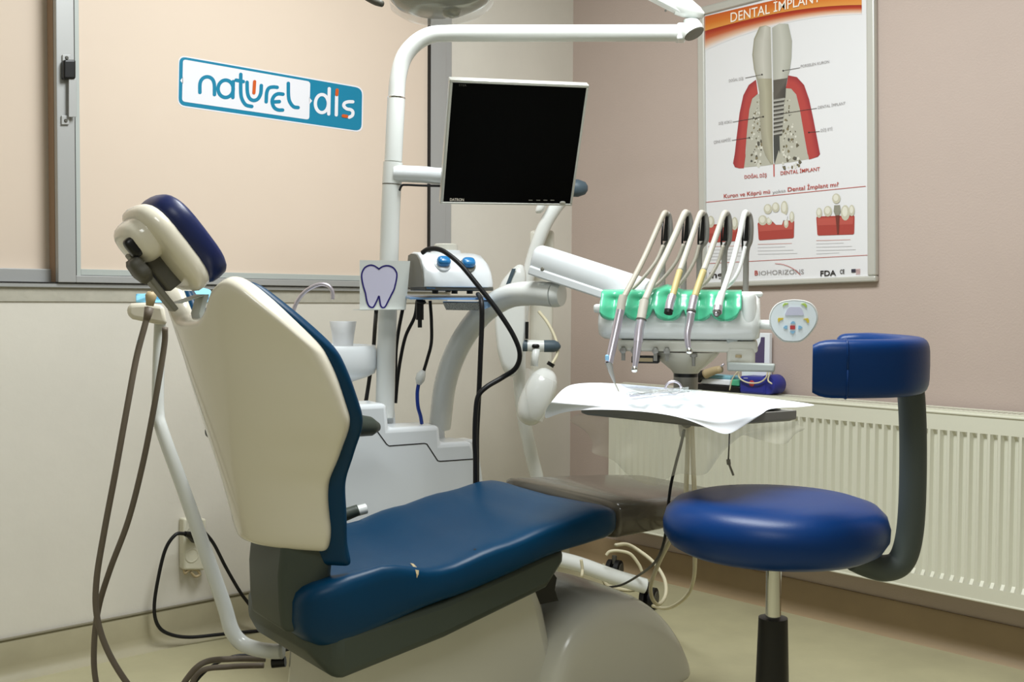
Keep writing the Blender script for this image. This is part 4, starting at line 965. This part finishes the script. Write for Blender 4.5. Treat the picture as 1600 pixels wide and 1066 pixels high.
hose('hose_cuff', [P(1099, 424, 2.375), P(1092, 444, 2.35), P(1085, 465, 2.325)], .0074, M_['hoseyellow'], h4)
hose('return_hose', [P(1130, 384, 2.47), P(1122, 410, 2.46), P(1106, 438, 2.44), P(1090, 453, 2.45)], .0042, M_['hosegrey'], h4)
h5 = thing('scaler_hose', 'white hose with bare ringed connector, rightmost in green rest', 'hose', P(1122, 480, 2.29))
part('collar', MB().tube([P(1128, 458, 2.32), P(1124, 470, 2.308), P(1122, 480, 2.30)], lambda t: .0078 + .0016 * t, 14), M_['white'], h5, smooth=50)
part('steel_ring', MB().tube([P(1122, 480, 2.30), P(1120.8, 488, 2.292)], .0102, 16), M_['steel'], h5, smooth=50)
part('connector_face', MB().tube([P(1120.8, 488, 2.292), P(1119.6, 491, 2.284)], lambda t: .0088 - .002 * t, 16), M_['darkgrey'], h5, smooth=50)
part('contact_pin', superq(P(1119.4, 490.5, 2.283), RV * .004, FV * .002, UP * .004, .8, 1, 12, 6), M_['steel'], h5, smooth=180)
hose('hose', [P(1167, 333, 2.458), P(1163, 335, 2.440), P(1155, 370, 2.42), P(1146, 405, 2.39), P(1137, 434, 2.355), P(1128, 460, 2.32)], .0062, M_['white'], h5)
hose('return_hose', [P(1164, 386, 2.45), P(1157, 415, 2.43), P(1146, 438, 2.41), P(1135, 449, 2.42)], .0045, M_['white'], h5)

# ---- paper on the tray, wrap bag, instrument pouch
zt_ = .8005
def on(px, py, dz=0): return wf(px, py, zt_ + dz)
rows = [[on(893, 599, .03), on(940, 597, .025), on(1000, 602, .024), on(1060, 608, .019), on(1120, 612, .010), on(1190, 621, .006), on(1289, 633, .0)],
        [on(878, 607, .022), on(935, 606, .016), on(1000, 611, .008), on(1060, 615, .006), on(1120, 621, .004), on(1185, 627, .003), on(1268, 635, -.004)],
        [on(868, 617, .010), on(925, 617, .006), on(993, 623, .003), on(1060, 629, .002), on(1118, 634, .002), on(1180, 635, .001), on(1246, 637, -.004)],
        [on(860, 628, .003), on(905, 630, .002), on(985, 636.5, .001), on(1060, 646, .001), on(1112, 652, .001), on(1160, 648, .001), on(1205, 637, .0)],
        [P(850, 640, 2.235), P(902, 632.5, 2.17), P(982, 638.5, 2.065), P(1062, 648.5, 1.96), P(1122, 668, 1.915), P(1156, 661, 1.95), P(1196, 643, 2.03)],
        [P(848, 662, 2.225), P(876, 640, 2.2), P(979, 640, 2.06), P(1075, 650.5, 1.945), P(1131, 685, 1.905), P(1150, 674, 1.93), P(1190, 648, 2.02)]]
def bil(u, v):
    a = u * 5; b = v * 6; i = min(int(a), 4); j = min(int(b), 5); s_, t = a - i, b - j
    return rows[i][j] * (1 - s_) * (1 - t) + rows[i + 1][j] * s_ * (1 - t) + rows[i][j + 1] * (1 - s_) * t + rows[i + 1][j + 1] * s_ * t
pm = part('paper_sheet', MB().sheet(bil, 5, 6), M_['paper'], None, smooth=180, solid=.0008, sub=3, base=on(1050, 630))
tag(pm, 'white paper sheet draped over the instrument tray, edges hanging', 'paper')
def bag(u, v):
    a = Vector(tq[3]).lerp(tq[0], u / .6) if u < .6 else Vector(tq[0]).lerp(tq[1], (u - .6) / .4)
    sag = (.03 + .10 * math.sin(PI * min(1, u * 1.3)) ** 1.2 * (1 - .45 * u)) * v
    wob = .012 * math.sin(17 * u + 5 * v) * v + .006 * math.sin(41 * u + 3 * v)
    out = (a - tc).normalized(); out.z = 0
    return a + UP * (.778 - sag - .010 * v * math.sin(23 * u)) + out * (.006 + wob + .02 * v * (1 - v))
bg = part('plastic_cover', MB().sheet(bag, 60, 12), M_['clearbag'], None, smooth=180, base=tq[0] + UP * .76)
tag(bg, 'clear plastic wrap hanging crumpled under the instrument tray', 'plastic cover')
def pouch(u, v):
    p = on(970 + 62 * u + 14 * v, 612 + 10 * v - 4 * u, .010 + .014 * math.sin(PI * v) * math.sin(PI * u) + .003 * math.sin(19 * u + 7 * v)); return p
pch = thing('instrument_pouch', 'clear plastic pouch with wrapped instruments lying on white paper', 'pouch', on(1010, 612))
part('film', MB().sheet(lambda u, v: on(968 + 128 * u + 10 * v, 606 + 12 * v + 3 * u * (1 - v), .021 + .012 * abs(math.sin(2.5 * PI * u)) * math.sin(PI * v) + .002 * math.sin(31 * u + 9 * v)), 40, 8), mat('clear_pouch_film', (205, 214, 206), .15, alpha=.5), pch, smooth=180)
part('inner_wrap', MB().sheet(lambda u, v: on(992 + 84 * u, 612 - 5 * math.sin(PI * v) * (.3 + .7 * u) + 3 * v - 4 * u, .020 + .012 * u * math.sin(PI * v) + .002 * math.sin(40 * u)), 24, 8), M_['clear'], pch, smooth=180)
part('mirror_handle', MB().tube(spline([on(985, 618, .012), on(1020, 614, .013), on(1052, 608, .018)], 5), .0032, 8), M_['steel'], pch, smooth=180)
part('mirror_ring', MB().tube([on(1052, 609, .018) + (RV * math.cos(a) * .016 + UP * (math.sin(a) * .013 + .004)) for a in [2 * PI * i / 24 for i in range(25)]], .0026, 8), M_['steel'], pch, smooth=180)

# ------------------------------------------------------------------ things on top of the radiator
ZR = rz1 + 0.0085
def onr(px, y): # point on radiator top at photo column px, depth y in front of the wall
    p = wr(px, 590, y); return p.x
def rbx(nm, m, px0, px1, y0, y1, z0, z1, parent=None, bev=.004, **k):
    return part(nm, MB().box((onr(px0, y0), y0, z0), (onr(px1, y0), y1, z1)), m, parent, smooth=40, bevel=bev, **k)
bk_ = rbx('black_case', M_['black'], 1084, 1156, -.105, -.03, ZR, ZR + .020, base=(onr(1120, -.1), -.07, ZR)); tag(bk_, 'flat black case lying on the radiator behind the tray column', 'case')
bx = thing('glove_box', 'white box with light blue lid on the black case', 'box', (onr(1112, -.1), -.065, ZR + .02))
rbx('carton', M_['paper'], 1094, 1140, -.10, -.045, ZR + .0205, ZR + .040, bx); rbx('lid', M_['lightblue'], 1100, 1141, -.095, -.04, ZR + .040, ZR + .052, bx)
gb = rbx('green_packet', M_['green'], 1142, 1155, -.10, -.04, ZR + .0205, ZR + .042, base=(onr(1148, -.1), -.07, ZR + .02)); tag(gb, 'small green packet beside the white box on the radiator', 'packet')
cl = thing('curing_lamp', 'beige curing light with black grip lying over the black case', 'dental tool', (onr(1100, -.11), -.108, ZR + .04))
part('handle', MB().tube(spline([wr(1102, 585, -.112), wr(1114, 580, -.112), wr(1127, 577, -.112)], 4), lambda t: .016 - .004 * t, 12), M_['beige'], cl, smooth=180)
part('black_grip', MB().tube(spline([wr(1089, 594, -.112), wr(1094, 587, -.112), wr(1104, 584, -.112)], 4), .015, 12), M_['black'], cl, smooth=180)
part('light_rod', MB().tube([wr(1120, 577, -.112), wr(1131, 569, -.112)], .0035, 8), M_['steel'], cl, smooth=180)
dv = thing('blood_pressure_box', 'deep blue box with red emblem wrapped in white cord', 'box', (onr(1176, -.1), -.07, ZR))
rbx('box_body', M_['deepblue'], 1155, 1196, -.105, -.03, ZR, ZR + .056, dv, .008)
part('roll_end', MB().lathe(Vector((onr(1204, -.08), -.10, ZR + .032)), (0, 1, 0), [(0, .029), (.005, .032), (.06, .032), (.065, .029)], 20), M_['deepblue'], dv, smooth=50)
part('emblem', MB().lathe(Vector((onr(1175, -.105), -.1055, ZR + .034)), (0, -1, 0), [(0, .010), (.001, .010)], 18), M_['reddot'], dv)
rm = MB()
for q0, q1 in (((1160, 581), (1168, 580)), ((1182, 580), (1190, 581)), ((1162, 591), (1168, 591))):
    for pl in ribbon2([q0, q1], 1.0, 2): rm.add([wr(a, b, -.1058) for a, b in pl], [tuple(range(len(pl)))])
part('pale_print', rm, M_['lav'], dv, smooth=0)
cp_ = [wr(*q) for q in ((1200, 577, -.112), (1197, 590, -.114), (1186, 598, -.114), (1168, 598, -.114), (1155, 590, -.112), (1153, 577, -.11), (1138, 570, -.10), (1160, 574, -.10), (1195, 573, -.10), (1203, 580, -.11), (1200, 594, -.115), (1206, 600, -.118))]
part('cord', MB().tube(spline(cp_, 6), .0026, 8), M_['cablewhite'], dv, smooth=180)
part('cord_end', MB().tube(spline([wr(1153, 580, -.118), wr(1144, 593, -.121), wr(1140, 610, -.1225)], 5), .0022, 8), M_['cablewhite'], dv, smooth=180)
pk = thing('purple_card_box', 'white framed card with purple print standing on the radiator', 'card', (onr(1178, -.04), -.025, ZR))
part('frame', MB().box((onr(1158, -.03), -.028, ZR), (onr(1201, -.03), -.012, ZR + .195)), M_['paper'], pk, smooth=0, bevel=.002)
fpk = lambda a, b: wr(a, b, -.0285)
part('purple_print', print_mb([[(1189, 527), (1195, 527), (1194, 572), (1160, 572), (1160, 556), (1176, 550), (1184, 543), (1188, 534)]], fpk), M_['purple'], pk, smooth=0)

# ------------------------------------------------------------------ mobile x-ray stand in the corner
xr = thing('xray_stand', 'white mobile dental x-ray stand with control head by corner', 'x-ray stand', wf(850, 950))
G = 3.55
part('column', MB().tube(spline([wf(868, 945), P(856, 850, G), P(842, 760, G), P(829, 705, G), P(818, 650, G), P(812, 595, G), P(812, 540, G), P(818, 470, G), P(832, 405, G), P(850, 355, G), P(868, 325, G), P(885, 305, G)], 8), .0215, 16), M_['white'], xr, smooth=180)
part('mast_box', MB().box8([P(828, 640, G + .05), P(862, 640, G + .05), P(862, 640, G + .10), P(828, 640, G + .10), P(828, 360, G + .05), P(866, 360, G + .05), P(866, 360, G + .10), P(828, 360, G + .10)]), M_['hood'], xr, smooth=40, bevel=.012)
part('arm_knob', MB().lathe(P(889, 294, G), RV, [(-.05, .012), (0, .018), (.01, .028), (.03, .028), (.052, .020), (.060, .008)], 20), M_['bluegrey'], xr, smooth=50)
part('arm_stub', superq(P(846, 322, G - .02), RV * .015, FV * .02, (UP + RV * .4) * .024, .7, .8), M_['white'], xr, smooth=180)
chp = [(800, 420), (810, 413), (817, 414), (822, 425), (822, 520), (816, 560), (806, 586), (796, 590), (786, 580), (777, 550), (773, 510), (774, 465), (783, 440)]
chd = part('control_head', MB().rings([[P(798 + (a - 798) * k, 502 + (b - 502) * k, F) for a, b in rounded(chp, 8, 3)] for F, k in ((3.50, .9), (3.48, .99), (3.44, 1), (3.425, .93), (3.42, .8))]), M_['white'], xr, smooth=60)
gl = MB()
for pl in ribbon2([(773.5, 525), (821, 527)], .8, 2): gl.add([P(a, b, 3.4185) for a, b in pl], [tuple(range(len(pl)))])
part('display', MB().prism([P(a, b, 3.421) for a, b in ((800, 420), (806, 420), (797, 444), (790, 446))], FV * -.004), M_['bluegrey'], chd, smooth=0)
part('head_base', MB().box8([P(815, 442, 3.45), P(822, 442, 3.45), P(822, 442, 3.47), P(815, 442, 3.47), P(815, 436, 3.45), P(822, 436, 3.45), P(822, 436, 3.47), P(815, 436, 3.47)]), M_['black'], chd, smooth=0)
ck = part('clamp_bar', MB().tube([P(818, 540, 3.44), P(853, 541, 3.44)], .018, 16), M_['white'], xr, smooth=50)
part('clamp_collar', MB().tube([P(817, 540, 3.44), P(824, 540, 3.44)], .0185, 16), M_['bluegrey'], ck, smooth=50)
part('clamp_grip', MB().tube([P(850, 541, 3.44), P(866, 541, 3.44), P(872, 541.5, 3.44), P(876, 542, 3.44)], lambda t: .019 if t < .5 else .019 - .03 * (t - .5), 16), M_['bluegrey'], ck, smooth=60)
part('clamp_eye', superq(P(837, 541, 3.42), RV * .012, FV * .004, UP * .007, .8, 1, 14, 8), M_['black'], ck, smooth=180)
part('brake_lever', MB().box8([P(820.5, 530, 3.42), P(825.5, 530, 3.42), P(825.5, 530, 3.43), P(820.5, 530, 3.43), P(821, 503, 3.42), P(826, 503, 3.42), P(826, 503, 3.43), P(821, 503, 3.43)]), M_['black'], ck, smooth=0)
t0, t1 = P(857, 580, 3.42), P(822, 660, 3.40)
tx_ = (t0 - t1); tl = tx_.length / 2; tx_.normalize(); ty_ = tx_.cross(FV).normalized()
th = part('tube_head', superq((t0 + t1) / 2, tx_ * (tl * 1.08), ty_ * .050, FV * .055, .8, .85, 32, 16), M_['white'], xr, smooth=180)
part('clear_cone', MB().rings([[c + ty_ * (a * math.cos(q)) + FV * (-.02 + a * math.sin(q)) for q in [2 * PI * i / 20 for i in range(20)]] for c, a in ((P(838, 655, 3.37), .020), (P(840, 612, 3.37), .046), (P(846, 585, 3.37), .052))], True, False), M_['clear'], th, smooth=60)
part('hanging_stem', MB().tube([P(838, 545, 3.43), P(835, 572, 3.43)], .012, 12), M_['white'], th, smooth=180)
part('tube_collar', MB().tube([P(862, 567, 3.42), P(859, 572, 3.42)], .012, 12), M_['black'], th, smooth=50)
part('head_cable', MB().tube(spline([P(842, 487, 3.52), P(856, 505, 3.48), P(868, 530, 3.46), P(871, 552, 3.44), P(862, 570, 3.42)], 6), .005, 8), M_['cablewhite'], xr, smooth=180)
lg0 = [wf(856, 912, .09), P(905, 884, 3.55), P(960, 902, 3.55), P(1012, 916, 3.56)]
part('base_leg', MB().tube(spline([P(866, 872, 3.55), P(905, 882, 3.55), P(958, 901, 3.55), P(1008, 916, 3.56)], 5), .029, 14, flat=(1, .85)), M_['white'], xr, smooth=60)
part('base_leg', MB().tube(spline([P(866, 872, 3.56), P(820, 868, 3.66), P(770, 868, 3.74)], 5), .022, 14), M_['white'], xr, smooth=60)
def cast(px, py, F):
    c = P(px, py, F); c.z = .036; a = (RV * .9 - FV * .45).normalized()
    w_ = part('caster', MB().lathe(c - a * .026, a, [(0, .02), (.003, .034), (.019, .035), (.021, .012), (.031, .012), (.033, .035), (.049, .034), (.052, .02)], 24), M_['rubber'], xr, smooth=40)
    part('wheel_cap', MB().lathe(c + a * .026, a, [(0, .024), (.002, .022), (.003, .006)], 18), M_['darkgrey'], w_, smooth=40)
    part('caster_stem', MB().lathe(c, UP, [(.02, .009), (.05, .009)], 10), M_['darkgrey'], w_)
cast(1014, 925, 3.57); cast(960, 870, 3.95); cast(768, 868, 3.74)

# ------------------------------------------------------------------ assistant arm with suction hoses, mask
asn = thing('assistant_holder', 'white assistant holder plate on bent tube left of chair', 'holder', P(380, 1000, 2.3))
part('holder_plate', MB().rings([[P(a, b, F) for a, b in ((199, 478), (205, 474), (228, 473), (256, 477), (262, 508), (246, 507), (207, 499), (198, 492))] for F in (2.29, 2.36)]), M_['cream'], asn, smooth=40, bevel=.009)
part('holder_tube', MB().tube(spline([P(250, 500, 2.335), P(248, 560, 2.33), P(247, 640, 2.32), P(254, 675, 2.31), P(285, 760, 2.30), P(322, 865, 2.29), P(350, 945, 2.28), P(362, 985, 2.27), P(378, 1005, 2.265), P(400, 1014, 2.255), P(425, 1018, 2.25), P(441, 1018, 2.245)], 7), lambda t: .0118 + .004 * min(1, t * 1.6), 14), M_['white'], asn, smooth=180)
def crum(u, v):
    px = 212 + 118 * u; py = 459 + 14 * v + 6 * math.sin(5 * u) * (1 - v)
    return P(px, py + 4 * math.sin(13 * u + 4 * v) * math.sin(PI * v) - 10 * math.sin(PI * u) * (1 - v), 2.335 + .05 * (1 - v) + .012 * math.sin(9 * u + 7 * v))
mk_ = part('face_mask', MB().sheet(crum, 24, 8), M_['mask'], None, smooth=180, solid=.002, sub=1, base=P(260, 480, 2.33))
tag(mk_, 'crumpled light blue face mask lying on white holder plate', 'face mask')
sh = thing('saliva_ejector_hose', 'long grey suction hose with beige tip looping to floor', 'hose', P(235, 480, 2.25))
part('hose', MB().tube(spline([P(234, 480, 2.25), P(226, 510, 2.245), P(213, 560, 2.24), P(198, 640, 2.23), P(180, 740, 2.22), P(163, 830, 2.22), P(151, 905, 2.22), P(151, 960, 2.22), P(166, 1012, 2.22), P(196, 1064, 2.22), P(235, 1110, 2.23), P(268, 1105, 2.24), P(290, 1064, 2.25), P(318, 1036, 2.26), P(362, 1030, 2.31), P(415, 1030, 2.32)], 8), .0064, 10), M_['hosebrown'], sh, smooth=180)
part('cuff', MB().tube([P(233.5, 481, 2.25), P(229, 500, 2.246)], lambda t: .0098 - .003 * t, 12), M_['hosebrown'], sh, smooth=180)
part('beige_connector', MB().tube([P(237, 456, 2.25), P(236, 462, 2.25), P(234, 478, 2.25)], lambda t: .0075 + .004 * math.sin(PI * min(1, t)), 14), M_['beige'], sh, smooth=180)
part('wire_tip', MB().tube([P(242, 430, 2.25), P(237, 458, 2.25)], .0017, 6), M_['hosegrey'], sh, smooth=180)
s2 = cable('suction_hose', 'grey suction hose hanging down nearer the bent white tube', [P(258, 512, 2.262), P(256, 545, 2.27), P(240, 640, 2.27), P(222, 730, 2.28), P(200, 815, 2.29), P(172, 890, 2.29), P(154, 950, 2.29), P(147, 1010, 2.29), P(150, 1066, 2.29), P(170, 1140, 2.29), P(240, 1160, 2.31), P(290, 1090, 2.33), P(312, 1050, 2.34), P(360, 1042, 2.35), P(412, 1040, 2.35)], .0064, M_['hosebrown'], 'hose')

# ------------------------------------------------------------------ wall socket and its cables
so = thing('wall_outlet', 'yellowed double wall outlet above baseboard behind chair tube', 'outlet', wl(294, 850, .01))
def wbox(mb, x0, y0, x1, y1, d0, d1):
    q = [(x0, y1), (x1, y1), (x1, y0), (x0, y0)]
    return mb.box8([wl(a, b) + Vector((d0, 0, 0)) for a, b in q] + [wl(a, b) + Vector((d1, 0, 0)) for a, b in q])
part('plate', wbox(MB(), 279, 808, 314, 888, .001, .034), M_['outlet'], so, smooth=40, bevel=.006)
for cy in (834, 868):
    c = wl(300, cy, .0345)
    so_ = part('socket', MB().lathe(c, (1, 0, 0), [(0, .021), (.001, .021), (.0012, .018), (-.004, .017), (-.004, .0)], 24), M_['outlet'], so, smooth=40)
    pm_ = MB()
    for dy in (-.007, .007): pm_.lathe(c + Vector((-.0035, dy, .002)), (1, 0, 0), [(0, .0028), (.001, .0028)], 8)
    part('pin_hole', pm_, M_['black'], so_)
def plugcable(nm, lab, plug, pts, r):
    t = thing(nm, lab, 'cable', plug[0])
    part('plug', MB().tube(plug, lambda u: .013 - .006 * u, 12), M_['black'], t, smooth=60)
    part('cord', MB().tube(spline(pts, 8), r, 8), M_['rubber'], t, smooth=180)
plugcable('power_cable', 'black power cable looping from outlet to baseboard', [wl(304, 842, .036), wl(296, 836, .06), wl(289, 834, .07)], [wl(289, 834, .07), wl(274, 836, .075), wl(258, 860, .07), wl(246, 910, .06), wl(241, 950, .05), wl(246, 976, .045), wl(262, 990, .045), wl(295, 996, .05), wl(350, 991, .06), wl(410, 986, .07), wl(470, 985, .08)], .0052)
plugcable('mains_cable', 'black mains cable dropping steeply from outlet behind chair', [wl(305, 828, .036), wl(311, 822, .055), wl(318, 830, .06)], [wl(318, 830, .06), wl(334, 850, .06), wl(352, 885, .06), wl(372, 920, .06), wl(386, 940, .06), wl(410, 968, .06), wl(440, 985, .055)], .0052)
cable('outlet_loop_cord', 'short beige cord loop hanging under the wall outlet', [wl(287, 886, .02), wl(289, 896, .025), wl(297, 890, .025), wl(308, 891, .025), wl(312, 898, .025), wl(305, 901, .025), wl(298, 894, .025)], .004, M_['beige'])
cable('floor_cable', 'thin black cable curving over floor by chair base', [P(455, 1014, 2.5), P(410, 1024, 2.45), P(370, 1025, 2.42), P(338, 1037, 2.4), P(314, 1056, 2.4), P(296, 1080, 2.4)], .0036, M_['rubber'])
pl_ = part('cable_plug', MB().tube([P(425, 1036, 2.26), P(446, 1034, 2.26)], .011, 12), M_['black'], asn, smooth=50)

# ------------------------------------------------------------------ cables around the pole and the shelf
cable('thick_black_cable', 'thick black cable arching from the scaler down to chair', [P(660, 395, 2.70), P(668, 390, 2.69), P(682, 389, 2.67), P(697, 395, 2.65), P(720, 414, 2.63), P(745, 444, 2.62), P(775, 482, 2.62), P(801, 522, 2.63), P(812, 552, 2.64), P(806, 575, 2.65), P(785, 590, 2.66), P(760, 605, 2.64), P(747, 620, 2.635), P(743, 650, 2.635), P(742, 690, 2.635), P(743, 720, 2.635), P(743, 790, 2.635)], .0062, M_['rubber'])
cable('straight_black_cable', 'black cable hanging straight from the blue tray edge', [P(747, 460, 2.73), P(752, 470, 2.66), P(753, 500, 2.65), P(751, 550, 2.65), P(749, 600, 2.655), P(747, 640, 2.655), P(745, 680, 2.655), P(745, 720, 2.655), P(745, 790, 2.65)], .0062, M_['rubber'])
cable('pole_cable', 'black cable down from card, left of white pole', [P(588, 486, 2.86), P(586, 510, 2.95), P(583, 550, 3.02), P(576, 600, 3.02), P(571, 632, 3.0)], .0055, M_['rubber'])
cable('shelf_cable', 'short black cable right beside the white pole', [P(629, 484, 2.88), P(623, 515, 2.9), P(619, 545, 2.91), P(618, 575, 2.91), P(617, 620, 2.91)], .0048, M_['rubber'])
cable('bowed_black_cable', 'bowed black cable between pole and blue tube', [P(652, 470, 2.84), P(648, 495, 2.86), P(634, 525, 2.88), P(626, 560, 2.9), P(621, 595, 2.9), P(618, 630, 2.9)], .0048, M_['rubber'])
bt_ = thing('blue_tube', 'dark blue tube with white coupling hanging under shelf', 'tube', P(672, 474, 2.80))
part('tube', MB().tube(spline([P(672, 470, 2.80), P(674, 500, 2.80), P(674, 535, 2.80), P(668, 560, 2.80), P(662, 580, 2.80)], 6), .0042, 8), M_['rubber'], bt_, smooth=180)
part('coupling', MB().tube([P(662, 579, 2.80), P(658, 586, 2.80), P(656, 594, 2.80), P(654, 601, 2.80)], lambda t: .006 + .007 * math.sin(PI * t), 12), M_['white'], bt_, smooth=180)
part('lower_tube', MB().tube(spline([P(654, 600, 2.80), P(652, 615, 2.80), P(653, 635, 2.80), P(657, 650, 2.81), P(659, 662, 2.82)], 6), .0048, 8), M_['cableblue'], bt_, smooth=180)
hk = thing('scaler_handpiece', 'black slim handpiece hanging under the shelf', 'handpiece', P(656, 470, 2.76))
part('grip', MB().tube([P(656, 468, 2.76), P(656, 490, 2.76), P(656, 500, 2.76)], .0105, 12, flat=(1, .8)), M_['black'], hk, smooth=50)
part('tip', MB().tube([P(656, 499, 2.76), P(656, 512, 2.76)], .0055, 10), M_['black'], hk, smooth=50)
part('hook', MB().tube(spline([P(652, 470, 2.75), P(660, 473, 2.75), P(665, 471, 2.75)], 4), .005, 8), M_['black'], hk, smooth=180)
cable('monitor_cable', 'short black cable under the monitor mount arm', [P(624, 298, 2.83), P(628, 290, 2.83), P(636, 289, 2.83), P(660, 290, 2.83), P(700, 291, 2.84)], .003, M_['rubber'])
# cables below the tray and on the floor
cable('tray_black_cable', 'thin black cable hanging from the instrument tray', [P(1069, 672, 2.37), P(1064, 695, 2.35), P(1056, 725, 2.33), P(1048, 760, 2.31), P(1043, 800, 2.30), P(1038, 845, 2.31), P(1024, 878, 2.5), P(1000, 898, 3.1), P(972, 914, 3.3), P(950, 918, 3.4)], .0034, M_['rubber'])
cable('tray_white_cable', 'thick white cable hanging below tray column to floor', [P(1077, 650, 2.42), P(1075, 690, 2.39), P(1073, 740, 2.37), P(1070, 790, 2.35), P(1060, 820, 2.35), P(1044, 850, 2.38), P(1027, 885, 2.55), P(1017, 915, 2.8), P(1019, 935, 2.85), P(1029, 945, 2.9), P(1040, 930, 2.95), P(1038, 905, 3.0), P(1022, 880, 3.05), P(1000, 862, 3.1), P(980, 851, 3.1), P(962, 852, 3.05)], .0052, M_['cablewhite'])
cable('beige_loop_cable', 'cream cable dropping beside stool seat and curling over floor', [P(1081, 655, 2.43), P(1083, 720, 2.39), P(1086, 800, 2.36), P(1086, 862, 2.42), P(1084, 905, 2.95), P(1074, 930, 3.05), P(1055, 946, 3.15), P(1038, 951, 3.3), P(1020, 947, 3.45)], .0052, M_['cablewhite'])
zf = lambda px, py: wf(px, py, .007)
cable('coiled_floor_cable', 'cream cable lying coiled on floor under x-ray leg', [zf(1000, 893), zf(985, 872), zf(960, 862), zf(944, 868), zf(948, 892), zf(985, 903), zf(1005, 912), zf(985, 922), zf(950, 915), zf(946, 900), zf(975, 906), zf(1000, 920), zf(1010, 936)], .006, M_['cablewhite'])
cable('upright_cream_cable', 'cream cable running upright past white x-ray leg', [P(947, 868, 3.5), P(953, 862, 3.5), P(967, 861, 3.5), P(985, 866, 3.5), P(998, 882, 3.5), P(1003, 893, 3.5)], .005, M_['cablewhite'])
cable('short_cream_cable', 'short cream cable at left end of x-ray leg', [P(908, 875, 3.45), P(910, 890, 3.45), P(909, 905, 3.45), zf(911, 925)], .005, M_['cablewhite'])
hs_ = thing('hanging_probe', 'small steel probe dangling on thin wire under the tray', 'probe', P(1139, 650, 2.3))
part('wire', MB().tube([P(1140, 672, 2.3), P(1139, 700, 2.3), P(1138, 719, 2.3)], .0016, 6), M_['midgrey'], hs_, smooth=180)
part('probe_body', MB().tube([P(1138, 718, 2.3), P(1139, 726, 2.3)], .0045, 10), M_['greymetal'], hs_, smooth=50)
part('probe_tip', MB().tube([P(1139, 725, 2.3), P(1146, 743, 2.3)], .0024, 8), M_['greymetal'], hs_, smooth=50)
